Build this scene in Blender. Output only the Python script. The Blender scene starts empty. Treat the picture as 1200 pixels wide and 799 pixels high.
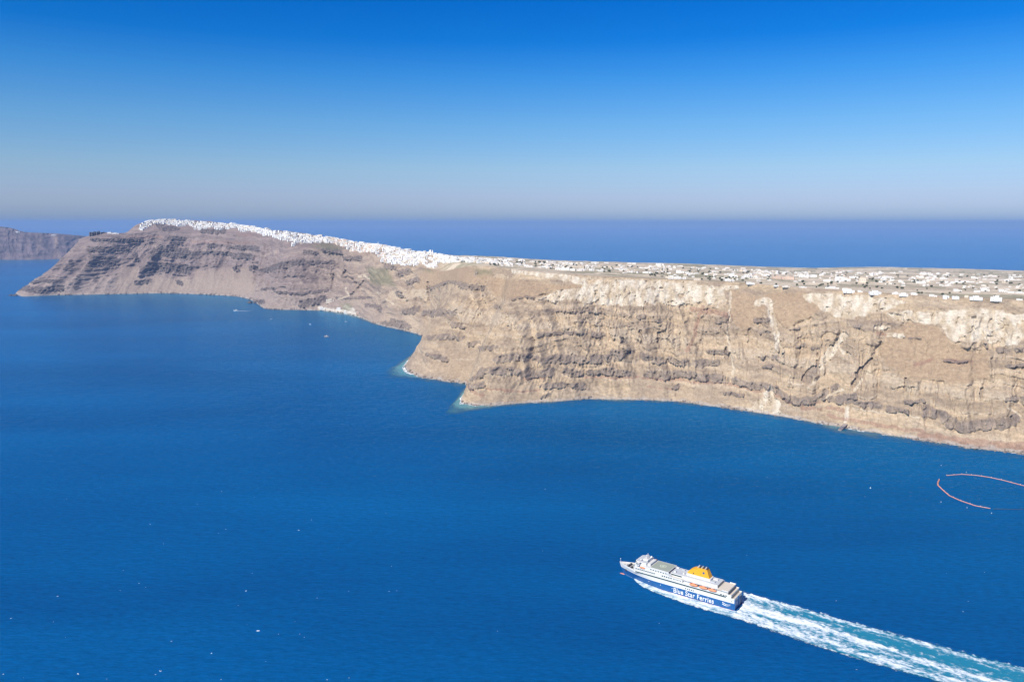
import bpy, bmesh, math, random
import numpy as np
from mathutils import Vector, Matrix

random.seed(11)
rng = np.random.default_rng(7)
scene = bpy.context.scene
col = scene.collection

# ------------------------------------------------------------------ camera
F = 933.0                       # focal length in photo pixels (1200 x 799 photo, 28 mm lens)
PITCH = math.atan((399.5 - 261.0) / F)
CP, SP = math.cos(PITCH), math.sin(PITCH)
H = 350.0

cam_d = bpy.data.cameras.new('camera')
cam = bpy.data.objects.new('camera', cam_d)
col.objects.link(cam)
cam.location = (0, 0, H)
cam.rotation_euler = (math.pi / 2 - PITCH, 0, 0)
cam_d.sensor_width = 36.0
cam_d.lens = F / 1200 * 36.0
cam_d.clip_start = 1.0
cam_d.clip_end = 300000.0
scene.camera = cam


def ray(x, y):
    u = (x - 600.0) / F
    v = (399.5 - y) / F
    return np.array([u, CP + v * SP, v * CP - SP])


def on_z(x, y, z=0.0):
    d = ray(x, y)
    t = (z - H) / d[2]
    return np.array([0, 0, H]) + d * t


def project(P):
    X, Y, Z = P[..., 0], P[..., 1], P[..., 2] - H
    dep = Y * CP - Z * SP
    v = (Y * SP + Z * CP) / dep
    return 600 + F * X / dep, 399.5 - F * v, dep


# ------------------------------------------------------------------ noise
def _h(ix, iy, seed):
    n = (ix.astype(np.int64) * 374761393 + iy.astype(np.int64) * 668265263 + seed * 2147483647) & 0xffffffff
    n = ((n ^ (n >> 13)) * 1274126177) & 0xffffffff
    n = (n ^ (n >> 16)) & 0xffffffff
    return n.astype(np.float64) / 4294967295.0


def noise(x, y, seed=0):
    ix, iy = np.floor(x), np.floor(y)
    fx, fy = x - ix, y - iy
    ux = fx * fx * fx * (fx * (fx * 6 - 15) + 10)
    uy = fy * fy * fy * (fy * (fy * 6 - 15) + 10)

    def gr(dx, dy):
        a = _h(ix + dx, iy + dy, seed) * 6.2831853
        return np.cos(a) * (fx - dx) + np.sin(a) * (fy - dy)
    a = gr(0, 0) * (1 - ux) + gr(1, 0) * ux
    b = gr(0, 1) * (1 - ux) + gr(1, 1) * ux
    return (a * (1 - uy) + b * uy) * 1.5


def fbm(x, y, seed=0, octs=4, gain=.5):
    s, a, tot = 0, 1.0, 0
    for o in range(octs):
        s = s + a * noise(x * 2 ** o + 13.7 * o, y * 2 ** o - 7.1 * o, seed + o)
        tot += a
        a *= gain
    return s / tot * 1.4


def ridged(x, y, seed=0, octs=4):
    s, a, tot = 0, 1.0, 0
    for o in range(octs):
        s = s + a * (1 - np.abs(noise(x * 2 ** o + 3.1 * o, y * 2 ** o + 9.2 * o, seed + o)) * 2)
        tot += a
        a *= .5
    return s / tot


def sstep(a, b, x):
    t = np.clip((x - a) / (b - a), 0, 1)
    return t * t * (3 - 2 * t)


def mixc(c, new, m):
    return c * (1 - m[..., None]) + np.array(new) * m[..., None]


# ------------------------------------------------------------------ object helpers
def tag(o, label=None, cat=None, group=None, kind=None):
    if label: o['label'] = label
    if cat: o['category'] = cat
    if group: o['group'] = group
    if kind: o['kind'] = kind
    return o


def empty(name, loc=(0, 0, 0), rz=0.0):
    o = bpy.data.objects.new(name, None)
    o.empty_display_size = 1
    col.objects.link(o)
    o.location = loc
    o.rotation_euler = (0, 0, rz)
    return o


class MB:
    def __init__(s):
        s.v, s.f, s.m = [], [], []

    def add(s, vs, fs, mi=0):
        b = len(s.v)
        s.v += [tuple(map(float, v)) for v in vs]
        s.f += [tuple(i + b for i in f) for f in fs]
        s.m += [mi] * len(fs)
        return s

    def box(s, x0, x1, y0, y1, z0, z1, mi=0):
        vs = [(x, y, z) for z in (z0, z1) for y in (y0, y1) for x in (x0, x1)]
        return s.add(vs, [(0, 2, 3, 1), (4, 5, 7, 6), (0, 1, 5, 4), (2, 6, 7, 3), (0, 4, 6, 2), (1, 3, 7, 5)], mi)

    def prism(s, pts, z0, z1, mi=0, top=None):
        top = top or pts
        n = len(pts)
        zz1 = z1 if hasattr(z1, '__len__') else [z1] * n
        vs = [(p[0], p[1], z0) for p in pts] + [(p[0], p[1], zz1[i]) for i, p in enumerate(top)]
        fs = [tuple(range(n - 1, -1, -1)), tuple(range(n, 2 * n))]
        fs += [(i, (i + 1) % n, n + (i + 1) % n, n + i) for i in range(n)]
        return s.add(vs, fs, mi)

    def tube(s, pts, r, n=8, mi=0, cap=True):
        pts = [Vector(p) for p in pts]
        rr = r if hasattr(r, '__len__') else [r] * len(pts)
        rings = []
        for i, p in enumerate(pts):
            d = (pts[min(i + 1, len(pts) - 1)] - pts[max(i - 1, 0)]).normalized()
            up = Vector((0, 0, 1)) if abs(d.z) < .9 else Vector((1, 0, 0))
            a = d.cross(up).normalized()
            b = a.cross(d)
            rings.append([p + (a * math.cos(k / n * 6.28318) + b * math.sin(k / n * 6.28318)) * rr[i] for k in range(n)])
        vs = [q for R in rings for q in R]
        fs = [(i * n + k, i * n + (k + 1) % n, (i + 1) * n + (k + 1) % n, (i + 1) * n + k)
              for i in range(len(pts) - 1) for k in range(n)]
        if cap:
            fs += [tuple(range(n - 1, -1, -1)), tuple((len(pts) - 1) * n + k for k in range(n))]
        return s.add(vs, fs, mi)

    def ball(s, c, rx, ry, rz, nu=8, nv=6, mi=0, half=False):
        vs, fs = [], []
        for j in range(nv + 1):
            ph = (j / nv) * (math.pi / 2 if half else math.pi)
            for i in range(nu):
                th = i / nu * 6.28318
                vs.append((c[0] + rx * math.sin(ph) * math.cos(th), c[1] + ry * math.sin(ph) * math.sin(th), c[2] + rz * math.cos(ph)))
        for j in range(nv):
            for i in range(nu):
                fs.append((j * nu + i, (j + 1) * nu + i, (j + 1) * nu + (i + 1) % nu, j * nu + (i + 1) % nu))
        return s.add(vs, fs, mi)

    def mesh(s, name, mats, smooth=False):
        me = bpy.data.meshes.new(name)
        me.from_pydata(s.v, [], s.f)
        for m in (mats if isinstance(mats, (list, tuple)) else [mats]):
            me.materials.append(m)
        me.polygons.foreach_set('material_index', s.m)
        if smooth:
            me.polygons.foreach_set('use_smooth', [True] * len(s.f))
        bm = bmesh.new(); bm.from_mesh(me)
        bmesh.ops.recalc_face_normals(bm, faces=bm.faces)
        bm.to_mesh(me); bm.free()
        me.update()
        return me

    def build(s, name, mats, parent=None, smooth=False):
        o = bpy.data.objects.new(name, s.mesh(name, mats, smooth))
        col.objects.link(o)
        if parent: o.parent = parent
        return o


def grid_mesh(name, P, mat, colour=None, attrs=None, smooth=True, flip=False):
    """P: (n, m, 3) array of vertices, linked as one grid object."""
    n, m = P.shape[:2]
    me = bpy.data.meshes.new(name)
    me.vertices.add(n * m)
    me.vertices.foreach_set('co', P.reshape(-1).astype(np.float32))
    i, j = np.meshgrid(np.arange(n - 1), np.arange(m - 1), indexing='ij')
    a = i * m + j
    q = np.stack([a, a + m, a + m + 1, a + 1], -1) if not flip else np.stack([a, a + 1, a + m + 1, a + m], -1)
    q = q.reshape(-1, 4)
    nf = len(q)
    me.loops.add(nf * 4)
    me.loops.foreach_set('vertex_index', q.reshape(-1).astype(np.int32))
    me.polygons.add(nf)
    me.polygons.foreach_set('loop_start', np.arange(0, nf * 4, 4, dtype=np.int32))
    me.polygons.foreach_set('use_smooth', np.full(nf, smooth))
    me.update(calc_edges=True)
    if colour is not None:
        at = me.color_attributes.new('rock_colour', 'FLOAT_COLOR', 'POINT')
        c4 = np.ones((n * m, 4), np.float32)
        c4[:, :3] = colour.reshape(-1, 3)
        at.data.foreach_set('color', c4.reshape(-1))
    for k, v in (attrs or {}).items():
        at = me.attributes.new(k, 'FLOAT', 'POINT')
        at.data.foreach_set('value', v.reshape(-1).astype(np.float32))
    me.materials.append(mat)
    o = bpy.data.objects.new(name, me)
    col.objects.link(o)
    return o


# ------------------------------------------------------------------ materials
def new_mat(name):
    m = bpy.data.materials.new(name)
    m.use_nodes = True
    nt = m.node_tree
    b = nt.nodes['Principled BSDF']
    return m, nt, b


def plain(name, rgb, rough=.6, var=.12, scale=.6, spec=.3):
    """A painted or plastered surface with mild procedural mottling."""
    m, nt, b = new_mat(name)
    N, L = nt.nodes, nt.links
    tc = N.new('ShaderNodeTexCoord')
    nz = N.new('ShaderNodeTexNoise'); nz.inputs['Scale'].default_value = scale; nz.inputs['Detail'].default_value = 4
    L.new(tc.outputs['Object'], nz.inputs['Vector'])
    mx = N.new('ShaderNodeMix'); mx.data_type = 'RGBA'
    mx.inputs[6].default_value = [c * (1 - var) for c in rgb] + [1]
    mx.inputs[7].default_value = [min(1, c * (1 + var)) for c in rgb] + [1]
    L.new(nz.outputs['Fac'], mx.inputs[0])
    L.new(mx.outputs[2], b.inputs['Base Color'])
    b.inputs['Roughness'].default_value = rough
    b.inputs['Specular IOR Level'].default_value = spec
    return m


WHITE = plain('white_plaster', (.82, .79, .73), .85, .06, .2)
CREAM = plain('cream_plaster', (.72, .62, .48), .85, .08, .2)
PEACH = plain('peach_plaster', (.66, .48, .36), .85, .08, .2)
STONE = plain('rubble_stone', (.36, .29, .22), .9, .25, .5)
DARKWIN = plain('dark_glass', (.03, .04, .05), .2, .2, .5, .5)
GREYROOF = plain('grey_screed', (.55, .53, .5), .9, .12, .3)
BLUEDOME = plain('blue_dome_paint', (.05, .18, .5), .5, .08, .5)
LEAF = plain('dark_foliage', (.075, .095, .045), .9, .4, .6)
BARK = plain('bark', (.12, .08, .05), .9, .3, 1)


def rock_material(name):
    m, nt, b = new_mat(name)
    N, L = nt.nodes, nt.links
    at = N.new('ShaderNodeAttribute'); at.attribute_name = 'rock_colour'
    tc = N.new('ShaderNodeTexCoord')
    n1 = N.new('ShaderNodeTexNoise'); n1.inputs['Scale'].default_value = .12; n1.inputs['Detail'].default_value = 8; n1.inputs['Roughness'].default_value = .65
    mp = N.new('ShaderNodeMapping'); mp.inputs['Scale'].default_value = (1, 1, 2.2)
    L.new(tc.outputs['Object'], mp.inputs['Vector'])
    L.new(mp.outputs['Vector'], n1.inputs['Vector'])
    mr = N.new('ShaderNodeMapRange'); mr.inputs['From Min'].default_value = .3; mr.inputs['From Max'].default_value = .7
    mr.inputs['To Min'].default_value = .74; mr.inputs['To Max'].default_value = 1.26
    L.new(n1.outputs['Fac'], mr.inputs['Value'])
    n3 = N.new('ShaderNodeTexNoise'); n3.inputs['Scale'].default_value = .45; n3.inputs['Detail'].default_value = 5; n3.inputs['Roughness'].default_value = .7
    L.new(mp.outputs['Vector'], n3.inputs['Vector'])
    m3 = N.new('ShaderNodeMapRange'); m3.inputs['From Min'].default_value = .32; m3.inputs['From Max'].default_value = .68
    m3.inputs['To Min'].default_value = .8; m3.inputs['To Max'].default_value = 1.2
    L.new(n3.outputs['Fac'], m3.inputs['Value'])
    mm = N.new('ShaderNodeMath'); mm.operation = 'MULTIPLY'; L.new(mr.outputs['Result'], mm.inputs[0]); L.new(m3.outputs['Result'], mm.inputs[1])
    mul = N.new('ShaderNodeVectorMath'); mul.operation = 'SCALE'
    L.new(at.outputs['Color'], mul.inputs[0]); L.new(mm.outputs[0], mul.inputs['Scale'])
    L.new(mul.outputs['Vector'], b.inputs['Base Color'])
    bp = N.new('ShaderNodeBump'); bp.inputs['Strength'].default_value = .4; bp.inputs['Distance'].default_value = 4
    n2 = N.new('ShaderNodeTexNoise'); n2.inputs['Scale'].default_value = .09; n2.inputs['Detail'].default_value = 9; n2.inputs['Roughness'].default_value = .7
    L.new(mp.outputs['Vector'], n2.inputs['Vector'])
    L.new(n2.outputs['Fac'], bp.inputs['Height']); L.new(bp.outputs['Normal'], b.inputs['Normal'])
    b.inputs['Roughness'].default_value = .95
    b.inputs['Specular IOR Level'].default_value = .1
    return m


ROCK = rock_material('volcanic_rock')

# ------------------------------------------------------------------ island terrain
# station: shore px, rim px, cot of the cliff slope, skyline px, distance rim -> skyline, bulge (m)
ST = [
 ((1330,556),(1335,362),1.15,(1345,325),3200,0),
 ((1200,533),(1205,353),1.15,(1208,323),3000,0),
 ((1100,519),(1110,349),1.15,(1122,320),2900,5),
 ((1000,503),(1010,343),1.15,(1030,317),2800,-8),
 ((920,489),(930,337),1.15,(945,319),2700,8),
 ((850,478),(860,331),1.15,(865,315),2500,-6),
 ((780,470),(790,328),1.15,(795,312),2400,4),
 ((700,468),(725,325),1.2,(730,310),2200,6),
 ((640,471),(685,323),1.4,(680,308),2000,12),
 ((580,475),(645,320),1.7,(640,306),1800,25),
 ((541,472),(612,317),1.95,(606,304),1600,45),
 ((546,452),(596,315),1.8,(590,303),1400,-12),
 ((521,447),(580,313),1.75,(575,302),1200,-8),
 ((490,441),(566,312),1.75,(562,302),900,15),
 ((474,430),(552,312),1.75,(548,301),700,25),
 ((486,414),(538,314),1.65,(534,300),450,5),
 ((500,397),(518,318),1.5,(514,298),300,-12),
 ((476,388),(492,315),1.4,(488,295),260,6),
 ((442,380),(460,308),1.35,(460,291),240,8),
 ((412,369),(430,303),1.3,(430,286),220,-4),
 ((376,364),(398,297),1.3,(398,281),200,-10),
 ((330,363),(360,290),1.3,(360,275),200,10),
 ((309,361),(335,286),1.3,(335,272),180,5),
 ((296,352),(315,281),1.25,(315,269),170,-5),
 ((270,347),(285,277),1.2,(285,265),150,-8),
 ((200,344),(230,272),1.2,(232,258),150,0),
 ((130,345),(172,272),1.2,(168,260.5),120,5),
 ((98,345.5),(148,276),1.2,(147,272.8),120,0),
 ((66,346),(122,278),1.2,(124,273),120,0),
 ((24,347),(92,284),1.15,(93,281),60,0),
]
shore, rim, sky, bulge = [], [], [], []
for sp, rp, cot, kp, dT, bu in ST:
    S = on_z(*sp)
    d = ray(*rp)
    ts = np.linspace(S[1] * .98, S[1] * 1.6 + 200, 4000)
    P = np.array([0, 0, H])[None] + d[None] * ts[:, None]
    dist = np.hypot(P[:, 0] - S[0], P[:, 1] - S[1])
    ahead = (P[:, 1] - S[1]) > 0
    ok = np.nonzero(ahead & (dist >= P[:, 2] * cot))[0]
    R = P[ok[0]]
    if sp == (24, 347):
        ok = np.array([np.argmin(np.abs(ts - 4260))]); R = P[ok[0]]
    dk = ray(*kp)
    K = np.array([0, 0, H]) + dk * (ts[ok[0]] + dT)
    shore.append(S); rim.append(R); sky.append(K); bulge.append(bu)
for S, R, K in (((-2540, 4280, 0), (-2250, 4600, 225), (-2190, 4680, 225)), ((-1900, 5300, 0), (-1600, 5400, 190), (-1500, 5450, 180))):
    shore.append(np.array(S, float)); rim.append(np.array(R, float)); sky.append(np.array(K, float)); bulge.append(0)
shore, rim, sky, bulge = map(np.array, (shore, rim, sky, bulge))
shore[:, 2] = 0


def catmull(P, u):
    n = len(P)
    i = np.clip(np.floor(u).astype(int), 0, n - 2)
    f = (u - i)[:, None] if P.ndim > 1 else (u - i)
    p0, p1, p2, p3 = P[np.maximum(i - 1, 0)], P[i], P[i + 1], P[np.minimum(i + 2, n - 1)]
    m1, m2 = (p2 - p0) * .42, (p3 - p1) * .42
    return (2 * f**3 - 3 * f**2 + 1) * p1 + (f**3 - 2 * f**2 + f) * m1 + (-2 * f**3 + 3 * f**2) * p2 + (f**3 - f**2) * m2


# columns: sampled evenly in photo pixels
sx, sy, _ = project(shore); rx, ry, _ = project(rim)
us = [0.0]
for k in range(len(ST) + 1):
    ln = max(math.hypot(sx[k+1]-sx[k], sy[k+1]-sy[k]), math.hypot(rx[k+1]-rx[k], ry[k+1]-ry[k]), 14) if k < len(ST) - 1 else 40
    n = int(ln * 1.15)
    us += [k + (i + 1) / n for i in range(n)]
us = np.array(us)
A, B, K = catmull(shore, us), catmull(rim, us), catmull(sky, us)
BU = catmull(bulge.astype(float), us)
NC = len(us)
mid = (A + B) / 2
SA = np.concatenate([[0], np.cumsum(np.linalg.norm(np.diff(mid, axis=0), axis=1))])
# coast wobble
nrm = B - A; nrm[:, 2] = 0
nrm = -nrm / np.linalg.norm(nrm, axis=1)[:, None]
A = A + nrm * (fbm(SA / 60, SA * 0, 3, 5) * 9)[:, None]

NR_CLIFF, NR_PLAT = 250, 90
uc = np.linspace(0, 1, NR_CLIFF)
# height along the horizontal setback: gentle talus at the foot, steeper above
zf = uc * .86 + .14 * uc ** 2
base = A[:, None, :] * (1 - uc[None, :, None]) + B[:, None, :] * uc[None, :, None]
base[..., 2] = B[:, None, 2] * zf[None]
base += nrm[:, None, :] * (BU[:, None] * np.sin(np.pi * uc)[None] ** 1.2)[..., None]
up = (np.arange(1, NR_PLAT + 1) / NR_PLAT) ** 1.15
plat = B[:, None, :] * (1 - up[None, :, None]) + K[:, None, :] * up[None, :, None]
away = K.copy(); away[:, 2] = 0; away /= np.linalg.norm(away, axis=1)[:, None]
ub = np.linspace(0, 1, 14)[1:]
back = K[:, None, :] + away[:, None, :] * (ub * 1900)[None, :, None]
back[..., 2] = K[:, None, 2] * (1 - .06 * ub[None] - .94 * ub[None] ** 2.2) - 14 * ub[None]
foot = np.stack([A + nrm * 30 + np.array([0, 0, -16]), A + nrm * 8 + np.array([0, 0, -4])], 1)
NF = 2
P0 = np.concatenate([foot, base, plat, back], 1)
NRW = P0.shape[1]
PX, PY, DEP = project(P0)
U = np.concatenate([np.zeros(NF), uc, 1 + up, 2 + ub])[None] * np.ones((NC, 1))
cliff = ((U <= 1.0001) & (np.arange(NRW)[None] >= NF)).astype(float)
SS = SA[:, None] * np.ones((1, NRW))
Z = P0[..., 2]

wx = fbm(SS / 22, Z / 12, 21, 3) * 3.0
wy = fbm(SS / 26, Z / 14, 22, 3) * 2.0
scl = np.clip(1500 / DEP, .35, 1.1)
QX, QY = PX + wx * scl, PY + wy * scl


def stroke(pts, w, soft=.45):
    """soft mask in 0..1 around a polyline traced on the rock face."""
    pts = np.array(pts, float)
    out = np.zeros_like(QX)
    sel = (QX > pts[:, 0].min() - w * 1.5) & (QX < pts[:, 0].max() + w * 1.5) & (QY > pts[:, 1].min() - w * 1.5) & (QY < pts[:, 1].max() + w * 1.5)
    x, y = QX[sel], QY[sel]
    if not len(x): return out
    best = np.full(len(x), 1e9)
    if len(pts) == 1: pts = np.vstack([pts, pts + .01])
    for a, b in zip(pts[:-1], pts[1:]):
        dd = b - a
        t = np.clip(((x - a[0]) * dd[0] + (y - a[1]) * dd[1]) / (dd @ dd + 1e-9), 0, 1)
        best = np.minimum(best, np.hypot(x - a[0] - t * dd[0], y - a[1] - t * dd[1]))
    out[sel] = 1 - sstep(w * (1 - soft), w * (1 + soft), best)
    return out


def polygon(pts, soft=2.0):
    pts = np.array(pts, float)
    out = np.zeros_like(QX)
    m = soft * 2
    sel = (QX > pts[:, 0].min() - m) & (QX < pts[:, 0].max() + m) & (QY > pts[:, 1].min() - m) & (QY < pts[:, 1].max() + m)
    x, y = QX[sel], QY[sel]
    if not len(x): return out
    ins = np.zeros(len(x), bool); best = np.full(len(x), 1e9)
    for a, b in zip(pts, np.roll(pts, -1, 0)):
        c = ((a[1] > y) != (b[1] > y)) & (x < (b[0] - a[0]) * (y - a[1]) / (b[1] - a[1] + 1e-9) + a[0])
        ins ^= c
        dd = b - a
        t = np.clip(((x - a[0]) * dd[0] + (y - a[1]) * dd[1]) / (dd @ dd + 1e-9), 0, 1)
        best = np.minimum(best, np.hypot(x - a[0] - t * dd[0], y - a[1] - t * dd[1]))
    sd = np.where(ins, best, -best)
    out[sel] = sstep(-soft, soft, sd)
    return out


CR = {1: (0, 230, 4.0), 2: (280, 230, 4.0), 3: (460, 290, 3.993), 4: (720, 290, 3.996), 5: (940, 290, 3.196)}


def T(c, pts):
    ox, oy, k = CR[c]
    return [(ox + x / k, oy + y / k) for x, y in pts]


def many(items, fn=stroke, pad=1.0):
    out = np.zeros_like(QX)
    for c, pts, w in items:
        k = CR[c][2]
        out = np.maximum(out, fn(T(c, pts), w / k * pad))
    return out


LAVA = [
 (3,[(490,525),(560,515),(640,510),(720,525),(800,520),(880,525),(960,520),(1040,515),(1090,490),(1105,480)],15),
 (3,[(410,580),(470,570),(540,575),(600,585),(660,590),(720,585),(760,580)],16),
 (3,[(800,580),(870,590),(940,585),(1000,575),(1060,590),(1110,590)],14),
 (3,[(370,645),(430,640)],14),(3,[(380,610),(420,600)],8),
 (3,[(700,650),(760,640),(830,645),(890,650)],12),
 (3,[(220,430),(280,425),(330,420)],8),(3,[(360,450),(410,440)],10),(3,[(170,500),(230,515),(260,525)],8),
 (3,[(690,300),(750,298),(810,302),(900,300),(1000,310)],4.5),(3,[(560,240),(600,236),(650,238)],6),
 (3,[(150,310),(220,300),(280,310)],12),(3,[(60,300),(100,300)],13),(3,[(0,345),(60,360)],13),(3,[(50,375),(70,370)],10),
 (3,[(340,180),(400,190)],11),(3,[(180,190),(260,160),(340,170)],7),(3,[(75,160),(120,152)],11),
 (3,[(670,410),(740,405),(810,405),(870,400)],7),(3,[(940,410),(980,410)],9),(3,[(1075,435),(1085,445)],9),
 (3,[(420,470),(480,470)],11),(3,[(270,365),(340,372)],7),(3,[(700,700),(740,690)],7),(3,[(500,280),(480,275)],8),
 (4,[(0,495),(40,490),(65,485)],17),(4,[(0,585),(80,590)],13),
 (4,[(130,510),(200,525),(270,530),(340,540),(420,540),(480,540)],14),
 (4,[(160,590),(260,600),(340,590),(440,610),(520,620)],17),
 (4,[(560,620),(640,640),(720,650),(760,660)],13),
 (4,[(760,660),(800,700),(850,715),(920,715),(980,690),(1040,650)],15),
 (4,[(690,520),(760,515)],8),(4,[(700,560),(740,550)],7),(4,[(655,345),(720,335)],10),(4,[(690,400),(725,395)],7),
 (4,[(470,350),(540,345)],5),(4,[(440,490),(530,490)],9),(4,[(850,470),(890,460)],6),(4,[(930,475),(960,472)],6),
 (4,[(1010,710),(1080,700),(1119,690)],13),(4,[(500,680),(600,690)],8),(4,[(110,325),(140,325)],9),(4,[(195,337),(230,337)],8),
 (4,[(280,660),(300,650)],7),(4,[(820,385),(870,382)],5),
 (5,[(470,610),(520,630),(570,655),(620,675),(660,670),(720,660),(800,650)],19),(5,[(0,575),(60,560),(120,530)],11),
 (5,[(110,570),(180,570),(260,590),(330,605),(390,610)],10),(5,[(740,385),(831,380)],10),(5,[(760,445),(831,440)],5),
 (5,[(530,425),(620,425)],4),(5,[(390,575),(460,570)],5),(5,[(760,570),(831,560)],7),(5,[(610,745),(680,750)],4),
 (5,[(400,340),(440,338)],4),(5,[(680,360),(700,375)],6),(5,[(195,292),(225,292)],5),
 (1,[(100,425),(180,440),(300,430)],13),(1,[(430,205),(600,205),(650,210)],7),(1,[(420,250),(500,248),(580,250)],11),
 (1,[(450,300),(520,310)],22),(1,[(360,430),(385,380)],8),(1,[(720,265),(800,258),(880,270)],22),(1,[(690,345),(800,335),(885,345)],18),
 (1,[(640,405),(700,395)],8),(1,[(800,195),(860,200)],8),(1,[(810,220),(850,220)],6),(1,[(740,135),(780,150),(830,150)],10),
 (1,[(950,165),(1050,165)],9),(1,[(980,230),(1010,230)],9),(1,[(1080,240),(1200,245)],8),(1,[(900,270),(1000,262),(1130,280)],8),
 (1,[(335,340),(350,310)],10),(1,[(610,275),(640,300)],8),(1,[(1100,335),(1115,345)],8),(1,[(1090,285),(1190,290)],6),(1,[(830,400),(850,410)],8),(1,[(120,400),(300,395)],6),
 (2,[(310,260),(360,265)],7),(2,[(400,255),(470,258)],13),(2,[(490,290),(570,290)],9),(2,[(120,350),(200,320),(300,305)],11),
 (2,[(330,310),(440,310)],7),(2,[(60,335),(80,335)],12),(2,[(0,240),(90,245)],10),(2,[(0,275),(60,280)],9),(2,[(110,435),(170,435)],5),
 (2,[(180,450),(300,455),(420,440)],5.5),(2,[(300,505),(400,482)],15),(2,[(750,362),(800,350)],13),(2,[(790,402),(840,390)],11),
 (2,[(750,455),(760,460)],13),(2,[(870,550),(950,550)],13),(2,[(680,602),(790,610)],15),(2,[(780,540),(830,530)],13),
 (2,[(460,475),(620,475)],5),(2,[(1040,420),(1140,430)],11),(2,[(990,610),(1040,605)],8),(2,[(40,490),(110,495)],10),(2,[(600,510),(660,520)],8),
 (2,[(690,330),(730,335)],10),(2,[(640,520),(660,540)],7),(2,[(900,660),(1050,665)],9),
]
GULLY = [
 (3,[(648,430),(662,470),(645,500),(640,600)],8),(4,[(125,390),(125,450)],7),(4,[(208,400),(205,470)],7),(4,[(40,425),(40,440)],9),
 (4,[(520,470),(520,515)],7),(5,[(390,490),(388,530)],6),(5,[(262,420),(215,460),(190,510)],8),(5,[(10,490),(50,450)],12),
 (5,[(680,530),(670,570)],6),(4,[(900,625),(945,565)],16),(2,[(435,370),(435,430)],5),(2,[(530,460),(560,425),(585,400)],6),
 (2,[(885,425),(890,485)],7),(1,[(425,330),(440,400)],9),(1,[(410,240),(430,330)],6),(3,[(1160,390),(1165,450)],8),(3,[(165,165),(172,240)],6),
 (2,[(480,370),(495,350)],5),(3,[(330,640),(328,690)],6),
 (4,[(950,500),(948,560)],6)]
RED = [
 (5,[(100,630),(300,665),(450,690)],7),(4,[(160,655),(280,668)],5),
 (3,[(620,610),(720,610)],5),(3,[(440,660),(520,665),(600,670),(700,665)],5),(3,[(900,610),(1000,605),(1100,610)],5),
 (4,[(0,610),(120,610),(240,620),(360,630),(460,632),(560,645),(640,665),(690,670)],6),(4,[(760,690),(820,725),(880,735),(960,725)],6),
 (4,[(360,290),(440,300),(540,315)],12),(4,[(410,280),(370,420),(340,480)],8),(5,[(450,705),(560,718),(700,738),(831,748)],16),(5,[(0,600),(150,605)],8),
 (5,[(540,425),(640,430)],7),(5,[(490,420),(420,440)],6),(1,[(600,190),(760,190)],7),(1,[(900,215),(1190,218)],7),(4,[(440,630),(560,640)],7),(2,[(0,180),(60,185)],6),
 (5,[(280,320),(310,322)],6),(3,[(340,640),(420,690)],12)]
LIGHT = [   # pale tan tuff walls
 (3,[(310,312),(400,330),(500,340),(570,335)],24),(3,[(60,215),(160,222)],18),(3,[(560,372),(640,370),(720,370),(800,380),(890,385)],16),
 (3,[(1090,425),(1198,430)],22),(4,[(0,400),(100,415),(220,430),(320,440)],26),(4,[(560,490),(680,500),(780,500)],22),(4,[(790,520),(940,560),(1119,560)],22),
 (5,[(250,490),(330,490),(400,515),(500,530),(600,540),(700,545),(831,580)],17),(5,[(70,450),(140,450)],15),
 (2,[(1010,540),(1100,560),(1200,560)],28),(2,[(720,460),(860,455)],20),
 (3,[(420,400),(520,410),(620,435)],4),(3,[(160,490),(220,525)],4),(3,[(290,520),(380,525)],4)]
WHITEROCK = [
 (3,[(570,105),(650,112),(740,130),(820,145),(905,165)],17),
 (4,[(500,188),(575,186)],11),(4,[(672,262),(700,250),(725,262)],17),(4,[(725,270),(740,330),(755,390),(768,450),(780,498)],13),
 (4,[(1080,405),(1020,470),(975,530),(960,560)],12),(4,[(1060,480),(1100,500)],10),
 (5,[(150,340),(90,430)],9),(5,[(80,570),(150,530)],4),(5,[(270,295),(320,300)],8),(5,[(320,325),(380,330)],8),
 (3,[(700,240),(760,215),(890,195)],10),(4,[(460,495),(462,540)],4),(5,[(165,600),(165,650)],9)]
WHITEPOLY = [
 (3,[(900,160),(1198,150),(1198,275),(1080,270),(900,270),(860,240),(760,262),(680,245),(740,215),(880,195)]),
 (4,[(0,160),(180,155),(300,160),(440,175),(520,195),(520,250),(480,275),(430,255),(330,272),(230,268),(120,265),(0,262)]),
 (4,[(738,640),(790,785),(600,768),(680,705)]),
 (4,[(880,222),(970,212),(1119,226),(1119,330),(1030,322),(970,275)]),
 (5,[(0,178),(120,175),(330,188),(385,205),(300,240),(170,268),(80,240)]),
 (5,[(440,245),(560,235),(700,228),(831,255),(831,365),(740,368),(650,348),(560,345),(500,290),(300,262),(350,235)])]
CHUTE = [
 (4,[(545,210),(530,420),(560,560),(555,600)],5),(5,[(190,600),(300,620),(440,630)],3.5),(5,[(820,640),(770,600)],4),(4,[(805,610),(830,635),(880,640)],4),
 (2,[(620,340),(645,355)],4),(2,[(585,372),(612,388)],4),(2,[(640,450),(662,455)],4),(2,[(500,430),(520,465),(470,480)],3),(2,[(560,380),(600,372)],3),
 (5,[(250,460),(190,530)],5),(4,[(930,400),(950,380)],5),(3,[(945,280),(950,340),(965,390)],5),(2,[(690,480),(725,505)],4),(4,[(900,650),(1000,590)],5)]
HARBOUR = [(2,[(380,522),(430,532),(500,540),(545,548)],8),(2,[(500,515),(540,530)],7)]
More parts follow.
